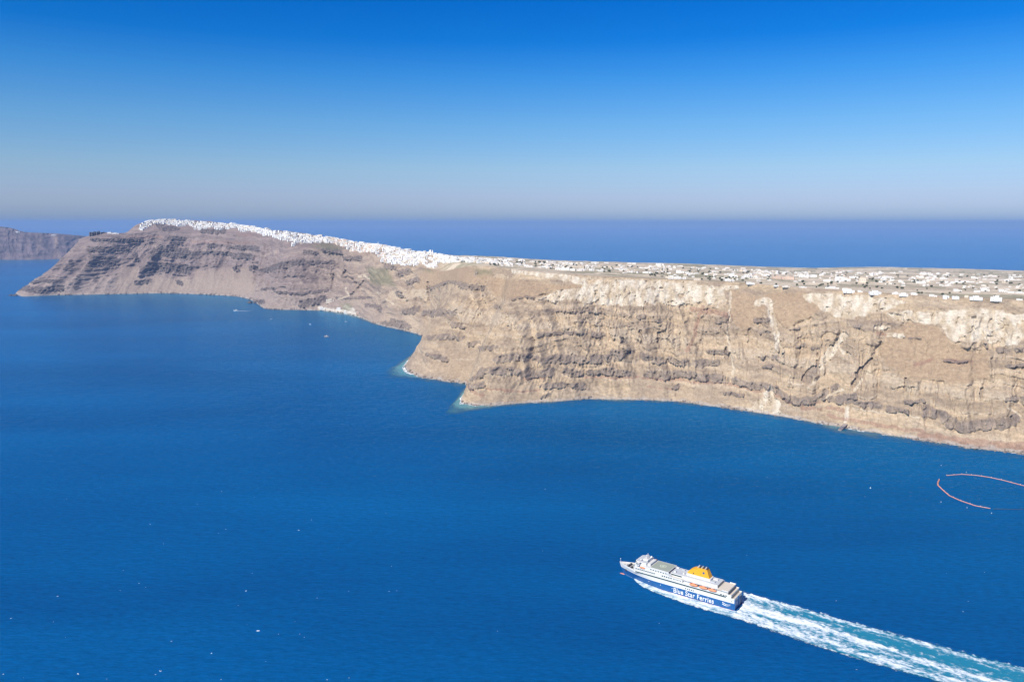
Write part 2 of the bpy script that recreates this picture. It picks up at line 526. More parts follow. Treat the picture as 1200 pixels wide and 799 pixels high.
BROWN = [
 (3,[(420,135),(540,145),(690,168),(890,180),(860,195),(700,215),(600,248),(480,228),(430,180)]),
 (4,[(545,205),(680,225),(880,205),(970,290),(900,335),(800,380),(755,330),(720,240),(690,350),(600,400),(550,330)]),
 (5,[(340,300),(420,272),(500,298),(560,350),(640,390),(700,400),(700,490),(560,510),(420,490),(340,460),(285,400)]),
 (2,[(860,350),(1000,320),(1190,350),(1190,420),(1000,400),(800,460)])]
SCREE = [
 (1,[(560,330),(650,330),(660,450),(540,455)]),(1,[(900,350),(1000,340),(1190,330),(1190,460),(900,445)]),(1,[(700,380),(900,380),(900,450),(640,452)]),
 (3,[(160,560),(300,440),(470,480),(480,560),(330,620),(200,600)]),(4,[(60,690),(130,570),(160,600),(240,640),(260,700)]),
 (3,[(360,680),(690,680),(690,720),(360,720)]),(4,[(280,660),(480,650),(640,690),(620,740),(300,720)]),(2,[(860,600),(800,640),(900,650),(960,580)])]
GREEN = [(2,[(600,330),(700,340),(740,420),(620,410)]),(2,[(330,230),(400,215),(500,245),(420,250)]),(2,[(860,345),(900,335),(910,360)]),(3,[(380,100),(470,105),(470,125),(400,130)]),(2,[(480,505),(530,500),(535,530),(490,535)])]

townslope = sstep(540, 500, PX) * ((U > 1) & (U <= 2))
mk = np.maximum(cliff, townslope * (U <= 1.85))
rag = fbm(SS / 26, Z / 14, 23, 4)
rag2 = fbm(SS / 9, Z / 16, 24, 3)


def ragged(m, a=.55, b=.35, lo=.32, hi=.68):
    return sstep(lo, hi, m + (a * rag + b * rag2) * sstep(.02, .3, m))


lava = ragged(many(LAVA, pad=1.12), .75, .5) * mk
gully = ragged(many(GULLY), .6, .5) * mk
red = ragged(many(RED), .9, .5) * mk
light = ragged(many(LIGHT), .9, .4, .2, .9) * mk
white = ragged(np.maximum(many(WHITEROCK), np.max([polygon(T(c, p), 3.2) for c, p in WHITEPOLY], 0)), .75, .35, .3, .72) * mk
chute = ragged(many(CHUTE), 1.0, .6, .3, .8) * mk
harb = many(HARBOUR) * mk
brown = np.max([polygon(T(c, p), 2.5) for c, p in BROWN], 0) * mk
scree = np.max([polygon(T(c, p), 3) for c, p in SCREE], 0) * mk
green = np.max([polygon(T(c, p), 3) for c, p in GREEN], 0)

# strata: layered hard bands that come and go along the coast
warp = fbm(SS / 260, Z / 400, 31, 3) * 26 + fbm(SS / 70, Z / 90, 32, 3) * 7
lay = (Z + warp) / 19.0
li, lf = np.floor(lay), lay - np.floor(lay)
hard = _h(li, li * 0 + 5, 77)
patch = sstep(-.12, .35, fbm(SS / 110 + li * 7.3, li * 3.1, 41, 3) + (hard - .5) * .5)
calm = np.clip(1 - .75 * brown - .7 * scree - .5 * white, .12, 1)
patch = np.maximum(patch, .75 * sstep(560, 300, PX) * sstep(.35, .6, hard))
ledge = patch * calm * (1 - lava)
prof = sstep(.0, .42, lf) * (1 - sstep(.55, 1.0, lf))
body = np.sin(np.pi * np.clip(U, 0, 1)) ** .6 * mk
far = np.clip(DEP / 1700, .9, 2.0)

leftness0 = sstep(560, 300, PX)
d = np.zeros_like(Z)
d += (ridged(SS / (95 * far), Z / 420, 51, 3) - .55) * (36 + 14 * leftness0) * body * np.clip(calm + .15, 0, 1) * far ** .5
d += fbm(SS / (34 * far), Z / 90, 52, 4) * 11 * body * calm * far ** .6
d += prof * ledge * (4.5 + 3 * leftness0) * body * far ** .5
flx = SS / 17 + fbm(SS / 30, Z / 22, 59, 3) * 1.1
flute = 1.1 - np.abs(noise(flx, Z / 70, 53)) * 2.8 - .5 * np.abs(noise(flx * 2.3, Z / 40, 60))
fl_amt = .45 + .75 * sstep(-.3, .3, fbm(SS / 90, Z / 60, 64, 2))
d += white * flute * fl_amt * 6.5 * body
d -= white * sstep(.35, .6, fbm(SS / 12, Z / 10, 65, 3)) * 5
d += light * (1 - np.abs(noise(SS / 13, Z / 90, 54)) * 2.4) * 3 * body
blk = fbm(SS / 11, Z / 9, 55, 3)
d += lava * (3.0 + 5.5 * blk + 4.5 * (1 - np.abs(noise(SS / 13 + blk * .5, Z / 30, 58)) * 2.4)) * far ** .5
# thin beds and erosion rills over the whole face
lay2 = (Z + warp * 1.1 + 3 * fbm(SS / 30, Z / 20, 66, 2)) / 6.2
l2i, l2f = np.floor(lay2), lay2 - np.floor(lay2)
thin = sstep(0, .25, l2f) * (1 - sstep(.5, 1, l2f)) * sstep(.25, .6, _h(l2i, l2i * 0 + 3, 79)) * sstep(-.3, .25, fbm(SS / 60 + l2i * 3.3, l2i * 1.7, 67, 3))
d += thin * 2.6 * body * np.clip(calm * (1 - white), .15, 1)
d += (1 - np.abs(noise(SS / 7 + .6 * rag, Z / 55, 68)) * 2.5) * 2.6 * body * np.clip(calm, .35, 1)
d += (ridged(SS / 38 + .5 * rag, Z / 150, 69, 3) - .5) * 11 * body * np.clip(calm, .3, 1) * sstep(.25, .6, U)
d -= gully * 9 * far ** .6
d -= chute * 1.5
d += fbm(SS / 12, Z / 8, 56, 3) * 2.4 * mk * np.clip(calm, .3, 1) * np.clip(U * 12, 0, 1)
d += fbm(SS / 9, Z / 9, 57, 2) * 2.0 * mk * np.clip(1 - U * 12, 0, 1)
P1 = P0.copy()
P1[..., :2] += (nrm[:, None, :2] * d[..., None])
# plateau relief
wX, wY = P0[..., 0], P0[..., 1]
plm = np.clip((U - 1) * 6, 0, 1) * (U > 1)
P1[..., 2] += (fbm(wX / 420, wY / 420, 61, 4) * 7 + fbm(wX / 90, wY / 90, 62, 3) * 2.0) * plm * np.where(U <= 2, 1, 1 - (U - 2))
P1[..., 2] += fbm(SS / 25, Z / 25, 63, 3) * 1.5 * mk * body

# rock colours (the rock's own tones, plus gully shade darkened in)
C = np.zeros(P0.shape)
tanA, tanB = np.array([.43, .325, .21]), np.array([.33, .25, .17])
n1 = sstep(-.4, .4, fbm(SS / 80, Z / 30, 71, 4))
C[:] = tanA * n1[..., None] + tanB * (1 - n1[..., None])
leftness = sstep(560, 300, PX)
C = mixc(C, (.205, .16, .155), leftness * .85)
band = noise(SS / 400, (Z + warp) / 9, 72) + .5 * noise(SS / 200, (Z + warp) / 4, 73)
C *= (1 + .24 * np.clip(band, -1, 1) * mk * calm)[..., None]
C = mixc(C, (.42, .335, .235), sstep(.15, .6, band) * .45 * mk * (1 - leftness))
C = mixc(C, (.155, .125, .11), thin * mk * calm * (.30 + .3 * leftness) * sstep(.4, .7, _h(l2i, l2i * 0 + 4, 80)))
C = mixc(C, (.40, .33, .24), thin * mk * calm * .4 * sstep(.5, .3, _h(l2i, l2i * 0 + 4, 80)))
dk = prof * ledge * mk * sstep(.3, .75, _h(li, li * 0 + 9, 78) + .35 * leftness)
C = mixc(C, (.155, .12, .105), dk * (.26 + .30 * leftness))
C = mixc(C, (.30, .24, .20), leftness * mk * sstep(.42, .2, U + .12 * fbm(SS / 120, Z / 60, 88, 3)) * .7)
C = mixc(C, (.32, .225, .14), brown * .75)
C = mixc(C, (.33, .25, .17), scree * .6 * (1 - .5 * leftness))
C = mixc(C, (.43, .345, .245), light * .75)
wn = sstep(-.5, .5, fbm(SS / 14, Z / 26, 74, 4))
C = C * (1 - white[..., None]) + white[..., None] * (np.array([.56, .49, .385]) * wn[..., None] + np.array([.42, .335, .23]) * (1 - wn[..., None]))
C = C * (1 - (red * (.55 - .3 * leftness))[..., None]) + np.array([.27, .15, .105]) * (red * (.55 - .3 * leftness))[..., None]
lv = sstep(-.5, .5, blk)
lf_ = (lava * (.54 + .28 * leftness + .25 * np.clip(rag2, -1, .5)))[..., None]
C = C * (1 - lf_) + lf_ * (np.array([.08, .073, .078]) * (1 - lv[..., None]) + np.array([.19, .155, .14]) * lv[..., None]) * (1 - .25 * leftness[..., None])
C = mixc(C, (.15, .12, .105), gully * .4)  # shade of the clefts darkened into the rock colour
C = mixc(C, (.50, .42, .31), chute * .8)
C = mixc(C, (.55, .5, .42), harb * .9)
C = mixc(C, (.15, .15, .08), green * .6)
spk = sstep(.25, .55, fbm(SS / 7, Z / 5, 75, 3)) * mk * (1 - white) * (1 - scree * .7)
C = mixc(C, (.17, .135, .11), spk * .28)
beach = mk * (1 - sstep(2.0, 6.0, Z + fbm(SS / 20, Z / 5, 76, 2) * 3))
C = mixc(C, (.36, .32, .28), beach * .75)
wet = (1 - sstep(.2, 1.6, Z)) * (U < .1)
C = mixc(C, (.12, .11, .10), wet * .8)
# plateau fields in long strips
pz = ((U > 1) & (U < 2.9)).astype(float)
fx, fy = wX / 170 + fbm(wX / 300, wY / 300, 81, 2) * 1.0, wY / 75 + fbm(wX / 200, wY / 200, 82, 2)
fi = _h(np.floor(fx), np.floor(fy), 83)
fld = np.array([.60, .50, .36])[None, None] * (.85 + .3 * _h(np.floor(fx), np.floor(fy), 84))[..., None]
gr = sstep(.68, .76, fi + .12 * fbm(wX / 60, wY / 30, 85, 3))
fld = mixc(fld, (.19, .185, .10), gr * .65)
fld = mixc(fld, (.42, .34, .24), sstep(.2, .1, fi) * .7)
fld = mixc(fld, (.10, .10, .055), sstep(.25, .5, fbm(wX / 25, wY / 25, 86, 3)) * .28)
edge = 1 - sstep(.0, .04, U - 1)
fld = mixc(fld, (.36, .25, .155), edge * .7)
tsl = np.array([.30, .26, .22])
pz = pz * (1 - townslope)
C = C * (1 - pz[..., None]) + fld * pz[..., None]
C = np.clip(C, .02, .8)
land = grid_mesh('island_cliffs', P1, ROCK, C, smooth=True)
tag(land, 'brown layered volcanic cliffs with a flat plateau above the sea', 'cliff', kind='structure')
QPX, QPY, QD = project(P1)


def ground(px, py, plateau=None):
    """World point on the terrain seen at a photo pixel."""
    c = (np.abs(QPX - px) < 4) & (np.abs(QPY - py) < 4) & (U < 2.02)
    if plateau: c &= U > .97
    i, j = np.nonzero(c)
    if not len(i): return None
    e = np.hypot(QPX[i, j] - px, (QPY[i, j] - py) * 1.6) + (QD[i, j] - QD[i, j].min()) * .0004
    k = np.argmin(e)
    return P1[i[k], j[k]].copy(), e[k]


# ------------------------------------------------------------------ far headland to the left
fst = [((-170,306),(-170,268)),((-60,305),(-60,258)),((0,304.5),(0,265.5)),((14,304.5),(14,267.5)),((30,304.5),(30,272)),((60,304),(62,273.5)),((90,303),(92,276)),((140,301),(140,280))]
fs = np.array([on_z(*a) for a, b in fst]); fr = []
for (a, b), S in zip(fst, fs):
    fr.append(np.array([0, 0, H]) + ray(*b) * (S[1] + 420))
fr = np.array(fr)
u2 = np.linspace(0, len(fst) - 1, 320)
A2, B2 = catmull(fs, u2), catmull(fr, u2)
S2 = np.concatenate([[0], np.cumsum(np.linalg.norm(np.diff(A2, axis=0), axis=1))])
c2 = np.linspace(0, 1, 90)
G = A2[:, None] * (1 - c2[None, :, None]) + B2[:, None] * c2[None, :, None]
hill = sstep(-1, 0, u2 * 0) * 0
n2v = A2 - B2; n2v[:, 2] = 0; n2v /= np.linalg.norm(n2v, axis=1)[:, None]
SS2 = S2[:, None] * np.ones((1, 90)); Z2 = G[..., 2]
dd2 = (ridged(SS2 / 380, Z2 / 900, 91, 4) - .5) * 110 * np.sin(np.pi * c2)[None] ** .6 + fbm(SS2 / 70, Z2 / 40, 92, 4) * 26
G[..., :2] += n2v[:, None, :2] * dd2[..., None]
bk = np.linspace(0, 1, 12)[1:]
aw2 = B2.copy(); aw2[:, 2] = 0; aw2 /= np.linalg.norm(aw2, axis=1)[:, None]
BK = B2[:, None] + aw2[:, None] * (bk * 2600)[None, :, None]
hb = np.maximum(0, 0 * np.exp(-((u2 - 1.4) / .75) ** 2))
BK[..., 2] = B2[:, None, 2] * (1 - bk[None] ** 2) - 20 * bk[None] + hb[:, None] * np.sin(np.pi * np.minimum(bk * 1.3, 1))[None]
G = np.concatenate([(A2 + n2v * 40 + np.array([0, 0, -20]))[:, None], G, BK], 1)
SS2 = S2[:, None] * np.ones((1, G.shape[1])); Z2 = G[..., 2]
k2 = sstep(-.4, .4, fbm(SS2 / 200, Z2 / 30, 93, 4))
C2 = np.array([.17, .13, .13])[None, None] * k2[..., None] + np.array([.11, .09, .09])[None, None] * (1 - k2[..., None])
C2 = mixc(C2, (.27, .20, .16), sstep(.2, .6, ridged(SS2 / 300, Z2 / 800, 94, 3) - .3) * .7)
fo = grid_mesh('far_headland', G, ROCK, C2)
tag(fo, 'hazy distant cliff headland at the left edge of the bay', 'headland', kind='structure')


def far_ground(px, py):
    x, y, dd = project(G)
    k = np.unravel_index(np.argmin(np.hypot(x - px, (y - py) * 1.5)), x.shape)
    return G[k]

# ------------------------------------------------------------------ sea
def sea_material():
    m, nt, b = new_mat('sea_water')
    N, L = nt.nodes, nt.links
    tc = N.new('ShaderNodeTexCoord')
    mp = N.new('ShaderNodeMapping'); mp.inputs['Rotation'].default_value = (0, 0, math.radians(9)); mp.inputs['Scale'].default_value = (.45, 1, 1)
    L.new(tc.outputs['Object'], mp.inputs['Vector'])

    def nz(scale, det, vec, rough=.55):
        n = N.new('ShaderNodeTexNoise'); n.inputs['Scale'].default_value = scale; n.inputs['Detail'].default_value = det
        n.inputs['Roughness'].default_value = rough
        L.new(vec, n.inputs['Vector']); return n.outputs['Fac']
    mb_ = N.new('ShaderNodeMapping'); mb_.inputs['Rotation'].default_value = (0, 0, math.radians(-10)); mb_.inputs['Scale'].default_value = (.3, 1, 1)
    L.new(tc.outputs['Object'], mb_.inputs['Vector'])
    big = nz(.003, 6, mb_.outputs['Vector'])
    mx = N.new('ShaderNodeMix'); mx.data_type = 'RGBA'
    mx.inputs[6].default_value = (*SEA_A, 1); mx.inputs[7].default_value = (*SEA_B, 1)
    mr = N.new('ShaderNodeMapRange'); mr.inputs['From Min'].default_value = .35; mr.inputs['From Max'].default_value = .65
    L.new(big, mr.inputs['Value']); L.new(mr.outputs['Result'], mx.inputs[0])
    rip = nz(.26, 3, mp.outputs['Vector'], .6)
    mr2 = N.new('ShaderNodeMapRange'); mr2.inputs['From Min'].default_value = .3; mr2.inputs['From Max'].default_value = .7
    mr2.inputs['To Min'].default_value = .84; mr2.inputs['To Max'].default_value = 1.16  # ripple light and dark put into the water colour
    L.new(rip, mr2.inputs['Value'])
    sc = N.new('ShaderNodeVectorMath'); sc.operation = 'SCALE'
    L.new(mx.outputs[2], sc.inputs[0]); L.new(mr2.outputs['Result'], sc.inputs['Scale'])
    swell = nz(.09, 4, mp.outputs['Vector'], .6)
    chop = nz(.5, 3, mp.outputs['Vector'], .6)
    ad = N.new('ShaderNodeMath'); ad.operation = 'MULTIPLY_ADD'; ad.inputs[1].default_value = .25
    L.new(chop, ad.inputs[0]); L.new(swell, ad.inputs[2])
    bp = N.new('ShaderNodeBump'); bp.inputs['Strength'].default_value = .55; bp.inputs['Distance'].default_value = 3.0
    L.new(ad.outputs[0], bp.inputs['Height']); 
    # body colour with ripple shading, plus a wind-roughened, weakened mirror of the sky
    df = N.new('ShaderNodeBsdfDiffuse'); gl = N.new('ShaderNodeBsdfGlossy'); fr = N.new('ShaderNodeFresnel')
    L.new(sc.outputs['Vector'], df.inputs['Color'])
    gl.inputs['Roughness'].default_value = .25
    gc = N.new('ShaderNodeMix'); gc.data_type = 'RGBA'
    gc.inputs[6].default_value = (.0, .78, 1, 1); gc.inputs[7].default_value = (1, 1, 1, 1)
    L.new(gc.outputs[2], gl.inputs['Color'])
    fr.inputs['IOR'].default_value = 1.33
    for q in (df, gl, fr): L.new(bp.outputs['Normal'], q.inputs['Normal'])
    f2 = N.new('ShaderNodeMath'); f2.operation = 'MULTIPLY_ADD'; f2.inputs[1].default_value = SEA_SPEC; f2.inputs[2].default_value = .08
    L.new(fr.outputs[0], f2.inputs[0])
    k = N.new('ShaderNodeMath'); k.operation = 'MULTIPLY'
    L.new(fr.outputs[0], k.inputs[0]); L.new(f2.outputs[0], k.inputs[1])
    fq = N.new('ShaderNodeMath'); fq.operation = 'POWER'; fq.inputs[1].default_value = 3.0
    L.new(fr.outputs[0], fq.inputs[0]); L.new(fq.outputs[0], gc.inputs[0])
    ms = N.new('ShaderNodeMixShader')
    L.new(k.outputs[0], ms.inputs[0]); L.new(df.outputs[0], ms.inputs[1]); L.new(gl.outputs[0], ms.inputs[2])
    L.new(ms.outputs[0], N['Material Output'].inputs['Surface'])
    N.remove(b)
    return m


SEA_A, SEA_B, SEA_SPEC = (.0, .060, .196), (.0, .091, .268), 1.1
SEA = sea_material()
rad = [0, 300, 800, 1500, 2500, 4000, 7000, 12000, 20000, 35000, 60000]
ang = np.linspace(0, 2 * np.pi, 97)
SG = np.array([[(r * math.cos(a), r * math.sin(a), 0) for a in ang] for r in rad])
mb = MB()
for i in range(1, len(rad)):
    for k in range(96):
        a, b2 = 6.2831853 * k / 96, 6.2831853 * (k + 1) / 96
        if i == 1:
            mb.add([(0, 0, 0), (rad[1] * math.cos(a), rad[1] * math.sin(a), 0), (rad[1] * math.cos(b2), rad[1] * math.sin(b2), 0)], [(0, 1, 2)])
        else:
            mb.add([(rad[i-1] * math.cos(a), rad[i-1] * math.sin(a), 0), (rad[i] * math.cos(a), rad[i] * math.sin(a), 0),
                    (rad[i] * math.cos(b2), rad[i] * math.sin(b2), 0), (rad[i-1] * math.cos(b2), rad[i-1] * math.sin(b2), 0)], [(0, 1, 2, 3)])
me = mb.mesh('sea', SEA)
bm = bmesh.new(); bm.from_mesh(me); bmesh.ops.remove_doubles(bm, verts=bm.verts, dist=.01); bm.to_mesh(me); bm.free()
sea = bpy.data.objects.new('sea', me); col.objects.link(sea)
tag(sea, 'deep blue rippled sea filling the bay out to the hazy horizon', 'sea', kind='structure')


def layer_mat(name, rgb_lo, rgb_hi, rough, scale, stretch=(1, 1, 1), thr=.0, spec=.3, contrast=.22, bump=0, soft=None):
    """Thin layer on the water: attribute 'cover' says how much of it lies there, attribute 'foam' how white it is."""
    m, nt, b = new_mat(name)
    N, L = nt.nodes, nt.links
    tc = N.new('ShaderNodeTexCoord')
    mp = N.new('ShaderNodeMapping'); mp.inputs['Scale'].default_value = stretch
    L.new(tc.outputs['Object'], mp.inputs['Vector'])
    nz = N.new('ShaderNodeTexNoise'); nz.inputs['Scale'].default_value = scale; nz.inputs['Detail'].default_value = 6; nz.inputs['Roughness'].default_value = .65
    L.new(mp.outputs['Vector'], nz.inputs['Vector'])
    ca = N.new('ShaderNodeAttribute'); ca.attribute_name = 'cover'
    fa = N.new('ShaderNodeAttribute'); fa.attribute_name = 'foam'

    def cut(att, c=contrast):
        a = N.new('ShaderNodeMath'); a.operation = 'ADD'; L.new(att, a.inputs[0]); L.new(nz.outputs['Fac'], a.inputs[1])
        r = N.new('ShaderNodeMapRange'); r.interpolation_type = 'SMOOTHSTEP'
        r.inputs['From Min'].default_value = 1 - c; r.inputs['From Max'].default_value = 1 + c
        L.new(a.outputs[0], r.inputs['Value']); return r.outputs['Result']
    mx = N.new('ShaderNodeMix'); mx.data_type = 'RGBA'
    mx.inputs[6].default_value = (*rgb_lo, 1); mx.inputs[7].default_value = (*rgb_hi, 1)
    L.new(cut(fa.outputs['Fac'], soft or contrast), mx.inputs[0])
    L.new(mx.outputs[2], b.inputs['Base Color'])
    L.new(cut(ca.outputs['Fac']), b.inputs['Alpha'])
    b.inputs['Roughness'].default_value = rough
    b.inputs['Specular IOR Level'].default_value = spec
    if bump:
        bp = N.new('ShaderNodeBump'); bp.inputs['Strength'].default_value = .7; bp.inputs['Distance'].default_value = bump
        L.new(nz.outputs['Fac'], bp.inputs['Height']); L.new(bp.outputs['Normal'], b.inputs['Normal'])
    return m


# ------------------------------------------------------------------ shallows and surf along the coast
SHALLOW = layer_mat('shallow_water', (.006, .13, .22), (.06, .26, .28), .2, .03, contrast=.45)
SURF = layer_mat('surf_foam', (.45, .5, .5), (.78, .8, .78), .9, .08, contrast=.15)
vis = slice(0, int(np.argmax(us > 28.2)))
A3, n3, s3 = A[vis], nrm[vis].copy(), SA[vis]
# smooth the outward direction so that the strip never folds over itself in the coves
for _ in range(60):
    n3[1:-1] = (n3[:-2] + n3[1:-1] * 2 + n3[2:]) / 4
n3 /= np.linalg.norm(n3, axis=1)[:, None]
uu = us[vis]
amt = .38 + 1.1 * (np.exp(-((uu - 14) / .9) ** 2) + np.exp(-((uu - 10) / .7) ** 2) + .5 * np.exp(-((uu - 19.2) / .8) ** 2) + .35 * np.exp(-((uu - 3) / .5) ** 2))
wd = np.linspace(-.15, 1, 14)
SHW = 34 + 75 * np.clip(amt - .38, 0, 1)
SHP = A3[:, None] + n3[:, None] * (wd[None] * SHW[:, None])[..., None]
SHP[..., 2] = .12
cov = (amt[:, None] * .85) * (1 - np.clip(wd, 0, 1))[None] ** 1.3 + .22 * fbm(s3[:, None] / 60 + wd[None] * .6, s3[:, None] * 0 + wd[None] * 2, 101, 3) + .12
cov *= (1 - sstep(.75, 1, wd))[None]
o = grid_mesh('shallows', SHP, SHALLOW, attrs={'cover': cov, 'foam': cov * .8})
tag(o, 'strip of paler turquoise shallow water along the foot of the cliffs', 'water', kind='structure')
ws = np.linspace(-.3, 1, 8)
FP = A3[:, None] + n3[:, None] * (ws[None] * (3.5 + 13 * np.clip(amt - .3, 0, 1))[:, None])[..., None]
FP[..., 2] = .3
fc = .28 + .3 * np.clip(amt, 0, 1)[:, None] - .35 * np.clip(ws, 0, 1)[None] ** 1.2 + .35 * fbm(s3[:, None] / 18 + ws[None] * 0, s3[:, None] * 0 + ws[None], 103, 3)
fc *= (1 - sstep(.8, 1, ws))[None]
o = grid_mesh('surf', FP, SURF, attrs={'cover': fc, 'foam': fc + .2})
tag(o, 'thin broken line of white surf along the shore', 'surf', kind='stuff')

# fallen boulders at the foot of the cliffs
bl = MB(); Rb = random.Random(9)
for _ in range(900):
    i = Rb.randrange(0, len(uu))
    if fbm(np.array([s3[i] / 45]), np.array([1.5]), 107, 3)[0] < -.05 and Rb.random() < .8: continue
    far_ = max(1.0, A3[i, 1] / 1500)
    r_ = Rb.uniform(.9, 2.6) * far_ * (1.5 if Rb.random() < .1 else 1)
    o_ = Rb.uniform(-7, 5)
    c_ = A3[i] + n3[i] * o_
    v0 = len(bl.v)
    bl.ball((c_[0], c_[1], max(0, -o_ * .5)), r_ * Rb.uniform(.8, 1.5), r_ * Rb.uniform(.7, 1.1), r_ * Rb.uniform(.6, 1), 6, 4)
    for k_ in range(v0, len(bl.v)):
        bl.v[k_] = tuple(x_ + Rb.uniform(-.22, .22) * r_ for x_ in bl.v[k_])
bo_ = bl.build('shore_boulders', plain('shore_rock', (.20, .165, .14), .95, .45, .12))
tag(bo_, 'fallen boulders strewn along the waterline', 'boulders', kind='stuff')

# ------------------------------------------------------------------ sky, sun, haze
SUN_EL = math.radians(43)
sd = Vector((-.67, -.74, 0)).normalized() * math.cos(SUN_EL) + Vector((0, 0, math.sin(SUN_EL)))
sun_d = bpy.data.lights.new('sun', 'SUN')
sun_d.energy = 3.75
sun_d.angle = math.radians(.53)
sun_d.color = (1, .945, .86)
sun = bpy.data.objects.new('sun', sun_d); col.objects.link(sun)
sun.rotation_euler = sd.to_track_quat('Z', 'Y').to_euler()
sun.location = (-2000, -1500, 2500)

w = bpy.data.worlds.new('World')
scene.world = w
w.use_nodes = True
N, L = w.node_tree.nodes, w.node_tree.links
bg = N['Background']
st = N.new('ShaderNodeTexSky'); st.sky_type = 'NISHITA'; st.sun_disc = False
st.sun_elevation = SUN_EL; st.sun_rotation = math.atan2(sd.x, sd.y)
st.altitude = 350; st.air_density = 1.0; st.dust_density = .6; st.ozone_density = 4.0
SKYRAMP = None
bg.inputs['Strength'].default_value = .0835
# the polarised look of the photograph's sky: deep blue overhead, pale towards the horizon
tc = N.new('ShaderNodeTexCoord')
sep = N.new('ShaderNodeSeparateXYZ'); L.new(tc.outputs['Generated'], sep.inputs[0])
mr = N.new('ShaderNodeMapRange'); mr.inputs['From Min'].default_value = 0; mr.inputs['From Max'].default_value = 1
L.new(sep.outputs['Z'], mr.inputs['Value'])
rp = N.new('ShaderNodeValToRGB')
stops = [(0, (.405, .555, .92)), (.006, (.45, .575, .935)), (.012, (.49, .595, .945)), (.02, (.535, .615, .94)), (.032, (.568, .622, .92)), (.065, (.56, .675, .86)),
         (.118, (.37, .65, .90)), (.17, (.15, .56, .95)), (.21, (.022, .435, .94)), (.265, (.0, .37, .92)), (.31, (.0, .33, .85)), (.5, (.43, .54, .87))]
while len(rp.color_ramp.elements) < len(stops): rp.color_ramp.elements.new(.5)
for e, (p_, c_) in zip(rp.color_ramp.elements, stops):
    e.position = p_; e.color = (*c_, 1)
L.new(mr.outputs['Result'], rp.inputs[0])
ml = N.new('ShaderNodeMix'); ml.data_type = 'RGBA'; ml.blend_type = 'MULTIPLY'; ml.inputs[0].default_value = 1
L.new(st.outputs['Color'], ml.inputs[6]); L.new(rp.outputs['Color'], ml.inputs[7])
L.new(ml.outputs[2], bg.inputs['Color'])

hz = MB().box(-66000, 66000, -66000, 66000, -60, 440)
hm = bpy.data.materials.new('sea_haze'); hm.use_nodes = True
hn = hm.node_tree
hn.nodes.remove(hn.nodes['Principled BSDF'])
pv = hn.nodes.new('ShaderNodeVolumePrincipled')
pv.inputs['Color'].default_value = (.32, .485, .745, 1)
pv.inputs['Density'].default_value = 4.0e-5
pv.inputs['Anisotropy'].default_value = 0
hn.links.new(pv.outputs['Volume'], hn.nodes['Material Output'].inputs['Volume'])
haze = hz.build('haze', hm)
tag(haze, 'thin blue sea haze over the bay', 'haze', kind='stuff')

scene.view_settings.view_transform = 'Standard'
scene.view_settings.look = 'None'
scene.view_settings.gamma = 1
scene.view_settings.exposure = .68
scene.render.engine = 'CYCLES'
cy = scene.cycles
cy.max_bounces = 6; cy.diffuse_bounces = 2; cy.glossy_bounces = 2; cy.transmission_bounces = 2
cy.transparent_max_bounces = 8; cy.volume_bounces = 1
cy.use_denoising = True
try:
    cy.denoiser = 'OPENIMAGEDENOISE'; cy.denoising_prefilter = 'ACCURATE'
except Exception: pass
cy.filter_width = 1.3

# ------------------------------------------------------------------ white houses
FLAT = (U > .7) & (U < 2.02)
GI, GJ = np.nonzero(FLAT)
gx, gy, gd, gP, gU = QPX[GI, GJ], QPY[GI, GJ], QD[GI, GJ], P1[GI, GJ], U[GI, GJ]
# keep only what the camera can see: running skyline per column is rising
order = np.argsort(gx); gx, gy, gd, gP, gU = gx[order], gy[order], gd[order], gP[order], gU[order]


def spot(px, py, tol=2.5, umin=.7):
    a, b = np.searchsorted(gx, px - 3), np.searchsorted(gx, px + 3)
    y, dd = gy[a:b], gd[a:b]
    c = np.nonzero((np.abs(y - py) < tol) & (gU[a:b] >= umin))[0]
    if not len(c):
        c = np.nonzero((np.abs(y - py) < tol * 3) & (gU[a:b] >= umin))[0]
        if not len(c): return None
    e = np.abs(gx[a:b][c] - px) + np.abs(y[c] - py) * 1.5 + (dd[c] - dd[c].min()) * .003
    k = c[np.argmin(e)]
    return gP[a + k], dd[k]


